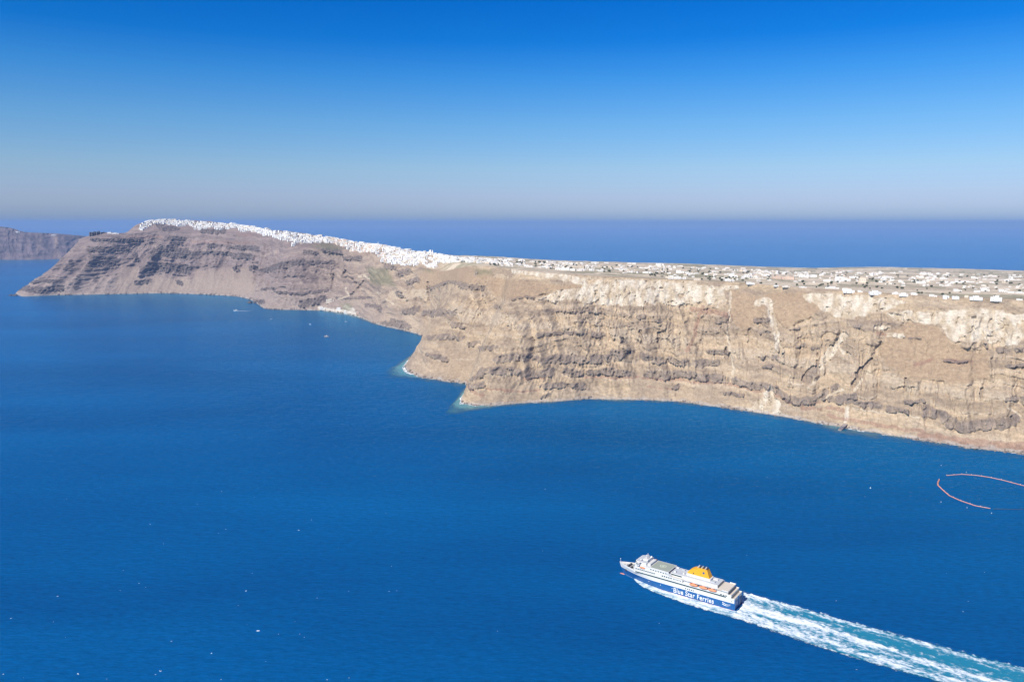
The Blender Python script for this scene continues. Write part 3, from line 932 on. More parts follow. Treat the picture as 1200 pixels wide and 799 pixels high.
def house_mesh(name, kind, mats):
    """Unit house: x, y in -.5 .. .5 and z from 0 to 1, walls, parapet, windows and doors."""
    b = MB()

    def block(x0, x1, y0, y1, z0, z1):
        b.box(x0, x1, y0, y1, z0, z1, 0)
        t = .03
        b.box(x0, x1, y0, y0 + t, z1, z1 + .05, 0); b.box(x0, x1, y1 - t, y1, z1, z1 + .05, 0)
        b.box(x0, x0 + t, y0 + t, y1 - t, z1, z1 + .05, 0); b.box(x1 - t, x1, y0 + t, y1 - t, z1, z1 + .05, 0)
        b.box(x0 + t, x1 - t, y0 + t, y1 - t, z1, z1 + .008, 2)

    def wins(x0, x1, n, y, z0, z1, ww):
        for i in range(n):
            c = x0 + (i + .5) / n * (x1 - x0)
            b.box(c - ww / 2, c + ww / 2, y - .006, y, z0, z1, 1)
    if kind == 'cube':
        block(-.5, .5, -.5, .5, -.4, .95); wins(-.45, .45, 3, -.5, .35, .68, .12)
    elif kind == 'step':
        block(-.5, .5, -.5, .5, -.4, .55); block(-.5, .1, -.1, .5, .56, 1.0)
        wins(-.45, .45, 3, -.5, .12, .4, .11); wins(-.45, .05, 1, -.1, .68, .9, .14)
    elif kind == 'ell':
        block(-.5, .12, -.5, .5, -.4, .95); block(.121, .5, -.1, .5, -.4, .7)
        wins(-.45, .1, 2, -.5, .35, .68, .11); wins(.15, .48, 2, -.1, .2, .5, .09)
    elif kind == 'long':
        block(-.5, -.16, -.42, .5, -.4, .78); block(-.159, .22, -.5, .5, -.4, .95); block(.221, .5, -.36, .45, -.4, .66); wins(-.48, -.18, 3, -.42, .2, .52, .04); wins(-.14, .2, 4, -.5, .25, .62, .035); wins(.24, .48, 2, -.36, .15, .45, .04)
    elif kind == 'vault':
        n = 8
        for half in (-.5, .0):
            pts = [(half + .5 * (1 - math.cos(math.pi * k / n)) / 2, .6 + .38 * math.sin(math.pi * k / n)) for k in range(n + 1)]
            vs = [(x, y, z) for y in (-.5, .5) for x, z in [(half, -.4)] + pts + [(half + .5, -.4)]]
            m = n + 3
            fs = [tuple(range(m)), tuple(range(2 * m - 1, m - 1, -1))] + [(i, i + 1, m + i + 1, m + i) for i in range(m - 1)]
            b.add(vs, fs, 0)
        wins(-.5, .5, 2, -.5, .0, .5, .12)
    return b.mesh(name, mats)


SHUT = plain('grey_shutter', (.46, .45, .44), .6, .2, .5)
HM = {}
for kind in ('cube', 'step', 'ell', 'long', 'vault'):
    for cname, mat in (('white', WHITE), ('cream', CREAM), ('peach', PEACH)):
        HM[kind, cname] = house_mesh('house_' + kind, kind, [mat, SHUT, GREYROOF if kind in ('long',) else mat])
WIN_ME = MB().box(-.5, .5, -.5, .5, 0, 1).mesh('window', SHUT)


def put_house(P, dep, wpx, hpx, kind, cname, depth=None, rz=None, name='house'):
    o = bpy.data.objects.new(name, HM[kind, cname])
    col.objects.link(o)
    k = dep / F
    W, Hh = wpx * k, hpx * k
    D = depth or min(max(W * .8, 6), 14)
    if rz is None: rz = random.uniform(-.3, .3) + math.atan2(-P[0], P[1]) * .6
    o.location = (P[0], P[1], P[2] - .3)
    o.rotation_euler = (0, 0, rz)
    o.scale = (W, D, Hh)
    return o


houses = []          # (px area, callable data) of the town, sorted later
KP = 5.4545


def q(c, x, y):
    ox, oy = {6: (580, 295), 7: (780, 300), 8: (980, 305)}[c]
    return ox + x / KP, oy + y / KP


PLAT = [
 (8,80,205,90,25,'long'),(8,150,207,40,20,'step'),(8,250,216,90,28,'long'),(8,380,222,60,22,'long'),(8,430,226,70,22,'long'),(8,495,226,50,22,'cube'),
 (8,620,236,60,22,'step'),(8,700,246,50,28,'ell'),(8,760,247,52,25,'vault'),(8,775,202,60,22,'step'),(8,832,242,30,26,'cube','cream'),(8,892,258,96,28,'long'),
 (8,1020,267,86,36,'long'),(8,1060,207,60,26,'step'),(8,950,202,70,30,'ell'),(8,900,206,48,18,'cube'),(8,1170,216,70,16,'long'),(8,1110,212,48,14,'cube'),
 (8,60,140,50,25,'step'),(8,168,146,42,36,'cube','cream'),(8,110,116,60,15,'long'),(8,18,118,48,16,'cube'),(8,430,166,30,10,'cube'),(8,412,142,32,16,'step'),
 (8,540,152,60,15,'long'),(8,820,141,120,10,'long'),(8,782,146,56,10,'long'),(8,885,121,40,15,'step'),(8,1000,131,56,10,'long'),(8,1010,109,32,10,'cube'),
 (8,1110,132,140,9,'long'),(8,600,96,30,15,'step'),(8,550,96,38,12,'cube'),(8,340,117,56,11,'long'),(8,288,117,44,12,'cube'),(8,1168,260,44,16,'cube'),
 (7,70,151,150,22,'long'),(7,200,161,50,22,'cube','cream'),(7,540,189,64,16,'step'),(7,705,196,42,11,'long'),(7,770,209,64,10,'long','cream'),(7,875,206,64,12,'long'),
 (7,1062,211,110,18,'long'),(7,1160,226,78,25,'step'),(7,410,166,80,25,'ell'),(7,432,141,56,30,'step'),(7,530,141,56,26,'ell'),(7,585,151,140,12,'long','cream'),
 (7,640,132,50,16,'cube'),(7,720,151,80,25,'long','peach'),(7,795,151,60,20,'cube','peach'),(7,880,141,66,20,'step'),(7,945,141,44,20,'cube'),
 (7,1040,166,66,20,'long'),(7,1104,166,46,25,'step'),(7,1162,161,50,20,'ell'),(7,92,111,56,20,'step'),(7,160,121,58,12,'long'),(7,310,101,56,12,'long'),
 (7,262,126,20,12,'cube'),(7,250,81,25,10,'cube'),(7,95,66,30,7,'cube'),(7,495,81,30,8,'cube'),(7,590,81,28,7,'cube'),(7,395,82,30,7,'cube'),(7,20,114,26,10,'cube'),(7,215,92,26,8,'cube'),
 (6,450,121,140,20,'long'),(6,545,126,56,18,'long'),(6,330,106,80,15,'long'),(6,210,101,56,15,'step'),(6,70,83,76,15,'long'),(6,970,141,56,15,'long'),
 (6,870,136,56,12,'long'),(6,1125,171,90,22,'long','cream'),(6,820,121,56,12,'long'),(6,640,76,56,10,'long'),(6,1055,91,56,16,'ell'),(6,170,56,46,10,'long'),
 (6,92,51,30,9,'cube'),(6,250,66,56,9,'long'),(6,780,116,38,10,'cube'),(6,680,131,46,10,'long'),(6,860,77,26,9,'cube'),(6,890,79,26,9,'cube'),(6,420,74,40,8,'long'),(6,710,76,30,8,'cube'),
 (6,20,80,40,12,'cube'),(6,150,83,36,11,'cube'),(6,600,104,50,12,'long'),(6,400,92,40,10,'cube'),
]
ORD = ['first'] + [w_ for w_ in 'second third fourth fifth sixth seventh eighth ninth tenth eleventh twelfth thirteenth fourteenth fifteenth sixteenth seventeenth eighteenth nineteenth twentieth'.split()]
TENS = {2: 'twenty', 3: 'thirty', 4: 'forty', 5: 'fifty'}
ONES = 'first second third fourth fifth sixth seventh eighth ninth'.split()


def ordw(n):
    if n < 20: return ORD[n]
    t, o_ = divmod(n + 1, 10)
    return (TENS[t] + ('-' + ONES[o_ - 1] if o_ else 'th')).replace('twentyth', 'twentieth').replace('thirtyth', 'thirtieth').replace('fortyth', 'fortieth')


ent = []
for e in PLAT:
    c, x, y, wp, hp, kind = e[:6]
    cn = e[6] if len(e) > 6 else 'white'
    px, py = q(c, x, y)
    r = spot(px, py - .6, umin=1.0)
    if r is None: continue
    o = put_house(r[0], r[1], wp / KP * (.74 if r[1] < 2080 else .9), hp / KP * (.6 if r[1] < 2080 else .8), kind, cn, rz=random.uniform(-.18, .18) + math.atan2(-r[0][0], r[0][1]) * .7)
    ent.append([o, px, py, r[1], kind, cn, wp / KP, hp / KP])
rows = {'front': [], 'middle': [], 'back': []}
for e in ent:
    rows['front' if e[3] < 2080 else 'middle' if e[3] < 3000 else 'back'].append(e)
RN = {'front': 'the row along the cliff edge', 'middle': 'the middle plateau belt', 'back': 'the plateau skyline belt'}
SH = {'cube': 'plain cubic house', 'step': 'two-level stepped house', 'ell': 'L-shaped house', 'long': 'long low building', 'vault': 'twin barrel-vaulted house'}
for rn, L_ in rows.items():
    seen = {}
    for e in sorted(L_, key=lambda e: -e[1]):
        key = (e[4], e[5]); n = seen.get(key, 0); seen[key] = n + 1
        tag(e[0], f"{ordw(n)} {e[5]} {SH[e[4]]} from the right in {RN[rn]}", 'house', 'white buildings spread over the plateau')
# the nearest houses are large enough to show a roof terrace block, a chimney and shutters
ROOF_ME = MB().box(-.18, .18, -.15, .2, .9, 1.22).box(-.3, -.24, .1, .17, .9, 1.3).mesh('roof_block', WHITE)
DOOR_ME = MB().box(-.028, .028, -.522, -.5, .0, .5).mesh('door', SHUT)
for e in sorted(rows['front'], key=lambda e: -e[6])[:22]:
    if e[4] in ('cube', 'long', 'ell'):
        r = bpy.data.objects.new('roof', ROOF_ME); col.objects.link(r); r.parent = e[0]
        if e[4] == 'long': r.location = (.05, 0, .05)
        if e[4] == 'ell': r.location = (-.2, .1, 0)
    dd_ = bpy.data.objects.new('door', DOOR_ME); col.objects.link(dd_); dd_.parent = e[0]
    dd_.location = (-.215 if e[4] != 'ell' else -.19, 0, 0)
    for k in (-1, 1):
        wdw = bpy.data.objects.new('window', WIN_ME); col.objects.link(wdw); wdw.parent = e[0]
        wdw.location = (k * .502, .1, .3); wdw.scale = (.008, .16, .3)

# dense clifftop town: scattered by the outline of the white areas
Z1U = [(105,180),(160,120),(210,100),(290,95),(370,85),(440,90),(470,105),(560,100),(640,115),(780,120),(880,130),(1000,130),(1060,150),(1200,165)]
Z1L = [(105,205),(150,190),(250,140),(330,140),(420,160),(470,165),(590,150),(600,180),(660,195),(760,175),(830,195),(960,185),(1040,170),(1060,215),(1200,208)]
Z2U = [(0,37),(60,60),(220,62),(400,95),(540,115),(640,135),(700,120),(800,130),(900,155),(1000,175),(1100,190),(1200,200)]
Z2L = [(0,88),(110,95),(130,125),(220,132),(380,182),(400,230),(470,245),(560,200),(700,192),(820,200),(900,238),(1000,285),(1200,285)]
Z3U = [(0,35),(95,30),(250,70),(400,95),(530,105),(700,140),(800,150),(860,150),(1000,165),(1200,170)]
Z3L = [(0,85),(90,120),(130,195),(270,212),(390,235),(450,190),(520,250),(580,240),(600,200),(740,190),(850,200),(1000,205),(1200,215)]
ZON = [(150, 245, 8.0, Z1U, Z1L, 420, 'zone_far'), (290, 260, 8.0, Z2U, Z2L, 560, 'zone_mid'), (430, 280, 7.06, Z3U, Z3L, 640, 'zone_near')]
cand = []
for ox, oy, k, up_, lo_, n, zn in ZON:
    ux, uy = np.array(up_).T; lx, ly = np.array(lo_).T
    made = 0
    while made < n:
        x = random.uniform(ux[0], ux[-1])
        y0, y1 = np.interp(x, ux, uy) + 6, np.interp(x, lx, ly)
        if zn == 'zone_mid' and 380 < x < 480: y1 = 182 + (x - 380) * .55 if x < 400 else (230 - (x - 400) * .2 if random.random() < .5 else 190)
        y = y0 + (y1 - y0) * random.random() ** .9
        dens = 1 if zn != 'zone_near' or x < 740 else .45
        if random.random() > dens: continue
        px, py = ox + x / k, oy + y / k
        wp, hp = random.uniform(2.2, 5.0), random.uniform(1.2, 2.3)
        if zn == 'zone_far': wp *= .8; hp *= .85
        if zn == 'zone_near': wp *= 1.12; hp *= 1.05
        cn = 'white'
        if zn == 'zone_mid' and x > 780 and random.random() < .32: cn = random.choice(['cream', 'peach', 'peach'])
        elif zn == 'zone_near' and x < 180 and random.random() < .25: cn = random.choice(['cream', 'peach'])
        elif random.random() < .08: cn = 'cream'
        kind = random.choice(['cube', 'cube', 'step', 'ell', 'vault', 'long'] if zn != 'zone_far' else ['cube', 'cube', 'step'])
        if kind == 'long': wp *= 1.4
        cand.append([wp * hp, px, py, wp, hp, kind, cn, zn]); made += 1
# scattered specks of far houses on the plateau
for _ in range(1000):
    px = random.uniform(545, 1200)
    top = np.interp(px, [545, 600, 700, 800, 900, 1000, 1040, 1100, 1200], [302, 304.5, 309.5, 313, 318, 318, 318.5, 320.5, 323])
    lowr = np.interp(px, [545, 600, 700, 800, 900, 1000, 1200], [309, 313, 318, 325, 330, 333, 341])
    py = top + (lowr - top) * random.random() ** 1.5
    if fbm(np.array([px / 22]), np.array([py / 5]), 133, 2)[0] < -.12: continue
    cand.append([0, px, py, random.uniform(1.6, 4.8), random.uniform(.8, 1.7), random.choice(['cube', 'cube', 'step', 'long']), 'white' if random.random() < .85 else 'cream', 'plateau'])
cand.sort(key=lambda c: -c[0])
n_ind = 300 - len(ent) - 4
rest = MB()
LBL = {'zone_far': 'tiny white house in the dense village crowning the far left hilltop',
       'zone_mid': 'small white house in the middle stretch of the clifftop town',
       'zone_near': 'small white house in the thick right end of the clifftop town'}
GRP = {'zone_far': 'houses of the hilltop village', 'zone_mid': 'houses of the middle town', 'zone_near': 'houses at the right end of the town'}
done = 0
for a, px, py, wp, hp, kind, cn, zn in cand:
    r = spot(px, py)
    if r is None: continue
    P, dep = r
    rz = random.uniform(-.5, .5) + math.atan2(-P[0], P[1])
    if zn != 'plateau' and done < n_ind:
        o = put_house(P, dep, wp, hp, kind, cn, rz=rz); done += 1
        lb = LBL[zn] if cn == 'white' else LBL[zn].replace('white', {'cream': 'cream', 'peach': 'peach-coloured'}[cn])
        tag(o, lb, 'house', GRP[zn] if cn == 'white' else GRP[zn] + ' painted ' + cn)
    else:
        k = dep / F
        W, D, Hh = wp * k, min(max(wp * k * .8, 5), 12), hp * k
        me = HM[kind, 'white']
        co = np.array([v.co[:] for v in me.vertices]) * (W, D, Hh)
        ca, sa = math.cos(rz), math.sin(rz)
        vs = np.stack([co[:, 0] * ca - co[:, 1] * sa + P[0], co[:, 0] * sa + co[:, 1] * ca + P[1], co[:, 2] + P[2] - .3], 1)
        mi = {'white': 0, 'cream': 2, 'peach': 3}[cn]
        b0 = len(rest.v); rest.v += [tuple(v) for v in vs]
        for p_ in me.polygons:
            rest.f.append(tuple(i + b0 for i in p_.vertices)); rest.m.append(1 if p_.material_index == 1 else mi)
me = bpy.data.meshes.new('distant_houses'); me.from_pydata(rest.v, [], rest.f)
for m_ in (WHITE, DARKWIN, CREAM, PEACH): me.materials.append(m_)
me.polygons.foreach_set('material_index', rest.m)
dh = bpy.data.objects.new('distant_houses', me); col.objects.link(dh)
tag(dh, 'mass of tiny white houses filling the clifftop town and plateau', 'houses', kind='stuff')

# churches: a domed one on the skyline of the town and a thin bell tower
def church(px, py, wpx, label):
    P, dep = spot(px, py)
    k = dep / F; W = wpx * k
    root = empty('church', (P[0], P[1], P[2] - .5), math.atan2(-P[0], P[1]))
    MB().box(-W / 2, W / 2, -W * .4, W * .4, -4, W * .55).box(W * .32, W * .5, -W * .5, -W * .401, -4, W * .95).build('wall', WHITE, root)
    dm = MB().prism([(W * .24 * math.cos(i * .5236), W * .24 * math.sin(i * .5236)) for i in range(12)], W * .55, W * .72)
    dm.build('drum', WHITE, root)
    MB().ball((0, 0, W * .72), W * .26, W * .26, W * .28, 14, 6, half=True).build('dome', WHITE, root, True)
    for i in (-1, 0, 1):
        MB().box(i * W * .22 - W * .04, i * W * .22 + W * .04, -W * .4 - .1, -W * .4, W * .12, W * .36).build('window', DARKWIN, root)
    tag(root, label, 'church')


def bell_tower(px, py, hpx, label):
    P, dep = spot(px, py)
    h = hpx * dep / F
    root = empty('bell_tower', (P[0], P[1], P[2] - .5), math.atan2(-P[0], P[1]))
    s_ = h * .13
    MB().box(-s_, s_, -s_, s_, -4, h * .6).build('shaft', WHITE, root)
    b = MB()
    for x in (-1, 1):
        for y in (-1, 1):
            b.box(x * s_ * .9 - s_ * .2, x * s_ * .9 + s_ * .2, y * s_ * .9 - s_ * .2, y * s_ * .9 + s_ * .2, h * .6, h * .82)
    b.box(-s_ * 1.15, s_ * 1.15, -s_ * 1.15, s_ * 1.15, h * .82, h * .86)
    b.build('belfry', WHITE, root)
    MB().prism([(-s_, -s_), (s_, -s_), (s_, s_), (-s_, s_)], h * .86, h, 0, [(-.1, -.1), (.1, -.1), (.1, .1), (-.1, .1)]).build('roof', WHITE, root)
    tag(root, label, 'bell tower')


church(504.5, 298.5, 6, 'white domed church standing highest among the houses on the town skyline')
bell_tower(443.5, 287.5, 4.5, 'thin white bell tower rising above the skyline houses of the town')

# ruined stone tower below the town and a stone wall stub beside it
P, dep = spot(557.5, 322.5, umin=.5)
k = dep / F
root = empty('stone_tower', (P[0], P[1], P[2] - 1), math.atan2(-P[0], P[1]))
MB().prism([(-1.7 * k, -1.6 * k), (1.7 * k, -1.6 * k), (1.7 * k, 1.6 * k), (-1.7 * k, 1.6 * k)], -4, [5.2 * k, 4.6 * k, 5.0 * k, 4.4 * k], 0,
           [(-1.4 * k, -1.3 * k), (1.4 * k, -1.3 * k), (1.4 * k, 1.3 * k), (-1.4 * k, 1.3 * k)]).build('wall', STONE, root)
MB().box(-.4 * k, .3 * k, -1.62 * k, -1.5 * k, 1.5 * k, 2.6 * k).build('window', DARKWIN, root)
tag(root, 'square brown stone tower on the slope just below the right end of the town', 'tower')

# the old harbour at the foot of the cliff
for px, py, wp, hp, kind, cn, lb in [
    (387.0, 354.0, 9, 3.6, 'long', 'cream', 'long cream harbour building halfway up the slope above the old port'),
    (377.5, 362.0, 5, 2.6, 'step', 'white', 'white stepped house at the left end of the old port quay'),
    (397.0, 362.6, 4.5, 2.4, 'cube', 'white', 'white cubic house in the middle of the old port quay'),
    (405.5, 366.4, 4.5, 2.4, 'ell', 'white', 'white house beside the boats towards the right of the old port quay'),
    (419.5, 367.4, 5, 2.6, 'long', 'peach', 'peach-coloured house at the right end of the old port quay'),
    (135.0, 274.2, 8, 1.6, 'long', 'white', 'long white building on the saddle between dark rock and hilltop village'),
    (128.5, 273.6, 4, 1.6, 'cube', 'white', 'white cubic house on the saddle next to the dark summit rock'),
    (80.0, 287.6, 4, 1.8, 'cube', 'white', 'lone white chapel on the left ridge of the headland')]:
    c_ = np.nonzero((np.abs(QPX - px) < 3) & (np.abs(QPY - py) < 3) & (U < 2.02))
    if not len(c_[0]): continue
    e_ = np.hypot(QPX[c_] - px, QPY[c_] - py) + (QD[c_] - QD[c_].min()) * .002
    kk = np.argmin(e_); P = P1[c_][kk]
    tag(put_house(P, QD[c_][kk], wp, hp, kind, cn), lb, 'house')

# far villages on the distant headland
for n_, (px, py, wp, hp) in enumerate([(14, 271.6, 5, 1.2), (21, 272.2, 4, 1.2), (63, 276.0, 5, 1.2), (69, 276.8, 4, 1.2)]):
    P = far_ground(px, py)
    o = put_house(P, project(P)[2], wp, hp, 'long', 'white', depth=20)
    tag(o, ['hazy white building row at the far left of the distant headland top', 'hazy white building second from left on the distant headland top',
            'hazy white building third from left on the distant headland top', 'hazy white building nearest the ridge on the distant headland top'][n_], 'house')

# dark summit rock of the headland
P, dep = spot(114, 275.2)
k = dep / F
b = MB()
R_ = random.Random(3)
x = -8.2
while x < 8.2:
    w_ = R_.uniform(2.0, 3.8); h_ = R_.uniform(3.2, 4.8) * (1 - .25 * abs(x / 8.5))
    n = 7
    po = [((x + w_ / 2 + w_ * .62 * math.cos(i / n * 6.283) * R_.uniform(.8, 1.1)) * k, w_ * 1.2 * math.sin(i / n * 6.283) * R_.uniform(.8, 1.1) * k) for i in range(n)]
    tp = [((px_ / k - x - w_ / 2) * .86 * k + (x + w_ / 2) * k, py_ * .86) for px_, py_ in po]
    b.prism(po, -12, [h_ * k * R_.uniform(.82, 1.05) for _ in range(n)], 0, tp)
    x += w_ * .8
BASALT = plain('basalt', (.10, .088, .085), .95, .35, .08)
rk = b.build('summit_rock', BASALT)
rk.location = (P[0], P[1], P[2]); rk.rotation_euler = (0, 0, math.atan2(-P[0], P[1]))
tag(rk, 'dark blocky rock crowning the left headland', 'rock')
# low sea stack off the headland tip
b = MB()
for i in range(5):
    b.ball((R_.uniform(-14, 14), R_.uniform(-8, 8), -1), R_.uniform(6, 12), R_.uniform(5, 9), R_.uniform(5, 10), 7, 5)
for i in range(len(b.v)):
    b.v[i] = tuple(c_ + R_.uniform(-1.2, 1.2) for c_ in b.v[i])
st_ = b.build('sea_rock', BASALT); st_.location = tuple(on_z(15, 346.5))
tag(st_, 'low dark rock in the sea off the tip of the left headland', 'rock')
b = MB()
for i in range(5):
    b.ball((R_.uniform(-16, 16), R_.uniform(-7, 7), -1), R_.uniform(6, 11), R_.uniform(5, 9), R_.uniform(6, 12), 7, 5)
for i in range(len(b.v)):
    b.v[i] = tuple(c_ + R_.uniform(-1.4, 1.4) for c_ in b.v[i])
st_ = b.build('sea_rock', BASALT); st_.location = tuple(on_z(296, 355))
tag(st_, 'jagged dark rock at the waterline below the middle headland', 'rock')

# trees and bushes on the plateau
tree_me = []
for v in range(4):
    b = MB()
    b.tube([(0, 0, -.1), (.02, 0, .3), (0, .02, .55)], [.07, .055, .03], 6, 1)
    for i in range(70):
        th, ph = R_.uniform(0, 6.283), math.acos(R_.uniform(-.7, 1))
        rr = R_.uniform(.18, .5)
        c_ = (rr * math.sin(ph) * math.cos(th), rr * math.sin(ph) * math.sin(th), .58 + rr * .8 * math.cos(ph))
        for _ in range(3):
            a_ = Vector((R_.uniform(-1, 1), R_.uniform(-1, 1), R_.uniform(-1, 1))).normalized() * .13
            d_ = Vector((R_.uniform(-1, 1), R_.uniform(-1, 1), R_.uniform(-1, 1))).normalized() * .13
            cv = Vector(c_)
            b.add([cv - a_, cv + d_, cv + a_, cv - d_], [(0, 1, 2, 3)], 0)
    tree_me.append(b.mesh('tree', [LEAF, BARK]))
tn = 0
while tn < 290:
    px = random.uniform(520, 1200)
    top = np.interp(px, [500, 600, 700, 800, 900, 1000, 1040, 1100, 1200], [299, 305, 310.5, 314, 319, 319, 319.5, 321.5, 324])
    lowr = np.interp(px, [500, 600, 700, 800, 900, 1000, 1200], [306, 313, 319, 327, 334, 340, 352])
    py = top + (lowr - top) * random.random()
    if fbm(np.array([px / 16]), np.array([py / 5]), 131, 2)[0] < .0: continue
    r = spot(px, py, umin=1.02)
    if r is None: continue
    o = bpy.data.objects.new('tree', tree_me[tn % 4]); col.objects.link(o)
    o.location = r[0] + np.array([0, 0, -.3])
    sz = random.uniform(1.3, 2.9) * r[1] / F
    sz = min(max(sz, 2.6), 6)
    o.scale = (sz * random.uniform(1, 1.6), sz * random.uniform(1, 1.4), sz); o.rotation_euler = (0, 0, random.uniform(0, 6))
    tag(o, 'small dark green tree among the white houses of the plateau', 'tree', 'trees among the plateau houses')
    tn += 1

# ------------------------------------------------------------------ ferry
SW = plain('ship_white_paint', (.64, .625, .595), .45, .08, .3, .4)
SBLUE = plain('ship_blue_paint', (.010, .092, .27), .4, .16, .25, .4)
SDARK = plain('ship_blue_shaded', (.012, .05, .15), .5, .08, .1, .4)  # hull blue darkened to carry the shade on the stern
SRED = plain('boot_red_paint', (.42, .04, .045), .5, .1, .2)
SYEL = plain('funnel_yellow_paint', (.80, .36, .012), .5, .05, .2, .4)
SORG = plain('lifeboat_orange', (.74, .27, .13), .5, .08, .4)
SGREY = plain('deck_grey_paint', (.34, .35, .34), .8, .1, .25)
SMID = plain('roof_grey_paint', (.46, .48, .49), .8, .08, .25)
SBEIGE = plain('deck_beige_planking', (.60, .53, .43), .8, .07, .3)
SHELI = plain('helideck_green_grey', (.30, .33, .27), .85, .08, .3)
SGLASS = plain('tinted_glass', (.035, .075, .075), .15, .2, .5, .6)
SPINK = plain('bulb_red_paint', (.42, .17, .14), .5, .1, .5)
SBLACK = plain('soot_and_shade_black', (.05, .05, .055), .6, .2, 1)

bow, stern = on_z(727, 671.2), on_z(865, 711)
ctr = (bow + stern) / 2
hd = math.atan2(bow[1] - stern[1], bow[0] - stern[0])
ferry = empty('ferry', (ctr[0], ctr[1], 0), hd)
FS = float(np.linalg.norm(bow - stern)) / 120.3
ferry.scale = (FS, FS, FS)
print('FERRY', FS, hd)
tag(ferry, 'white and blue passenger ferry with yellow funnel steaming across the bay', 'ferry')


def xtip(z): return 56.5 + 4.5 * min(max(z / 11, 0), 1.15)


def hb(x, z):
    zz = min(max(z / 11, 0), 1)
    xs = 6 + 16 * zz; xt = xtip(z); p_ = 1.5 + .9 * zz
    if x <= xs: return 10.2 - max(0, (-52 - x)) * .03
    return max(.05, 10.2 * (1 - min(1, (x - xs) / (xt - xs)) ** p_))


def hull_zone(zs, name, mat, out=0, parent=ferry, x0=-60, x1=99):
    b = MB(); nx = 70
    for z0, z1 in zip(zs[:-1], zs[1:]):
        for sgn in (1, -1):
            vs = []
            for z in (z0, z1):
                for i in range(nx + 1):
                    x = x0 + (min(xtip(z), x1) - x0) * (i / nx)
                    vs.append((x, sgn * (hb(x, z) + out), z))
            b.add(vs, [(i, i + 1, nx + 2 + i, nx + 1 + i) for i in range(nx)])
        b.add([(x0, -hb(x0, z0), z0), (x0, hb(x0, z0), z0), (x0, hb(x0, z1), z1), (x0, -hb(x0, z1), z1)], [(0, 1, 2, 3)])
    return b.build(name, mat, parent, True)


def deck(z, x0, x1, name, mat, inset=.1, parent=ferry, thick=.25):
    n = 40; pts = []
    for i in range(n + 1):
        x = x0 + (x1 - x0) * i / n; pts.append((x, max(.02, hb(x, z) - inset)))
    for i in range(n, -1, -1):
        x = x0 + (x1 - x0) * i / n; pts.append((x, -max(.02, hb(x, z) - inset)))
    return MB().prism(pts, z - thick, z).build(name, mat, parent)


hull = hull_zone([-2.0, .7, 2.5, 4.5, 7.0], 'hull', SBLUE)
hull_zone([-1.5, .75], 'boot_stripe', SRED, .04, x0=-59.9, x1=22)
uh = hull_zone([7.0, 8.5, 10.4], 'upper_hull', SW)
deck(10.4, -60, 60.6, 'main_deck', SGREY, .12)
# bow bulwark, rising forward
b = MB(); n = 30
for sgn in (1, -1):
    vs = []
    for t_ in (0, 1):
        for inn in (0, .35):
            for i in range(n + 1):
                x = 36 + (xtip(10.4) - 36) * i / n
                z = 10.4 + t_ * (1.3 + .5 * i / n)
                xx = x + t_ * .5 * i / n
                vs.append((xx - inn * (i == n), sgn * max(0, hb(x, 10.4) - inn), z))
    m_ = n + 1
    fs = []
    for i in range(n):
        fs += [(i, i + 1, 2 * m_ + i + 1, 2 * m_ + i), (m_ + i, m_ + i + 1, 3 * m_ + i + 1, 3 * m_ + i), (2 * m_ + i, 2 * m_ + i + 1, 3 * m_ + i + 1, 3 * m_ + i)]
    b.add(vs, fs)
b.build('bulwark', SW, ferry)
MB().ball((57.5, 0, -.7), 3.8, 1.2, 1.6, 12, 8).build('bulbous_bow', SPINK, ferry, True)
# winches, hatches and the jack staff on the forecastle
for x, y, s_ in ((50, 2.2, 1), (50, -2.2, 1), (46, 3.6, .8), (46, -3.6, .8)):
    MB().tube([(x, y - 1.0 * s_, 11.2), (x, y + 1.0 * s_, 11.2)], .7 * s_, 10).box(x - .9 * s_, x + .9 * s_, y + 1.0 * s_, y + 1.6 * s_, 10.4, 11.9).box(x - .9 * s_, x + .9 * s_, y - 1.6 * s_, y - 1.0 * s_, 10.4, 11.9).build('winch', SBLACK, ferry)
MB().box(43.5, 45, -1.2, 1.2, 10.4, 11.2).box(53, 54.2, -.7, .7, 10.4, 11.0).build('hatch', SW, ferry)
MB().tube([(59.6, 0, 10.4), (60.2, 0, 15.5)], [.18, .1], 6).ball((60.2, 0, 15.2), .5, .5, .5).build('jack_staff', SW, ferry)
for y in (1, -1):
    MB().box(51.5, 53.0, y * (hb(52, 7) + .02) - .25, y * (hb(52, 7) + .02) + .25, 5.6, 7.4).build('anchor', SBLACK, ferry)


def rounded(x0, x1, hw, rf=3.0, ra=.4):
    pts = []
    for cx, cy, a0, r in ((x1 - rf, hw - rf, 90, rf), (x1 - rf, -(hw - rf), 0, rf), (x0 + ra, -(hw - ra), 270, ra), (x0 + ra, hw - ra, 180, ra)):
        for k in range(6):
            a = math.radians(a0 - 90 * k / 5)
            pts.append((cx + r * math.cos(a), cy + r * math.sin(a)))
    return pts


def tier(x0, x1, hw, z0, z1, roofmat, name='superstructure', rf=3.0, rake=1.2):
    pts = rounded(x0, x1, hw, rf)
    tp = [(x - rake * sstep(x1 - rf - .1, x1, np.array(x)) * .6, y) for x, y in pts]
    o = MB().prism(pts, z0, z1, 0, tp).build(name, SW, ferry)
    if roofmat:
        ins = [(x * 1 - .35 * np.sign(x - (x0 + x1) / 2), y - .35 * np.sign(y)) for x, y in tp]
        MB().prism(ins, z1, z1 + .04).build('deck_surface', roofmat, o)
    return o


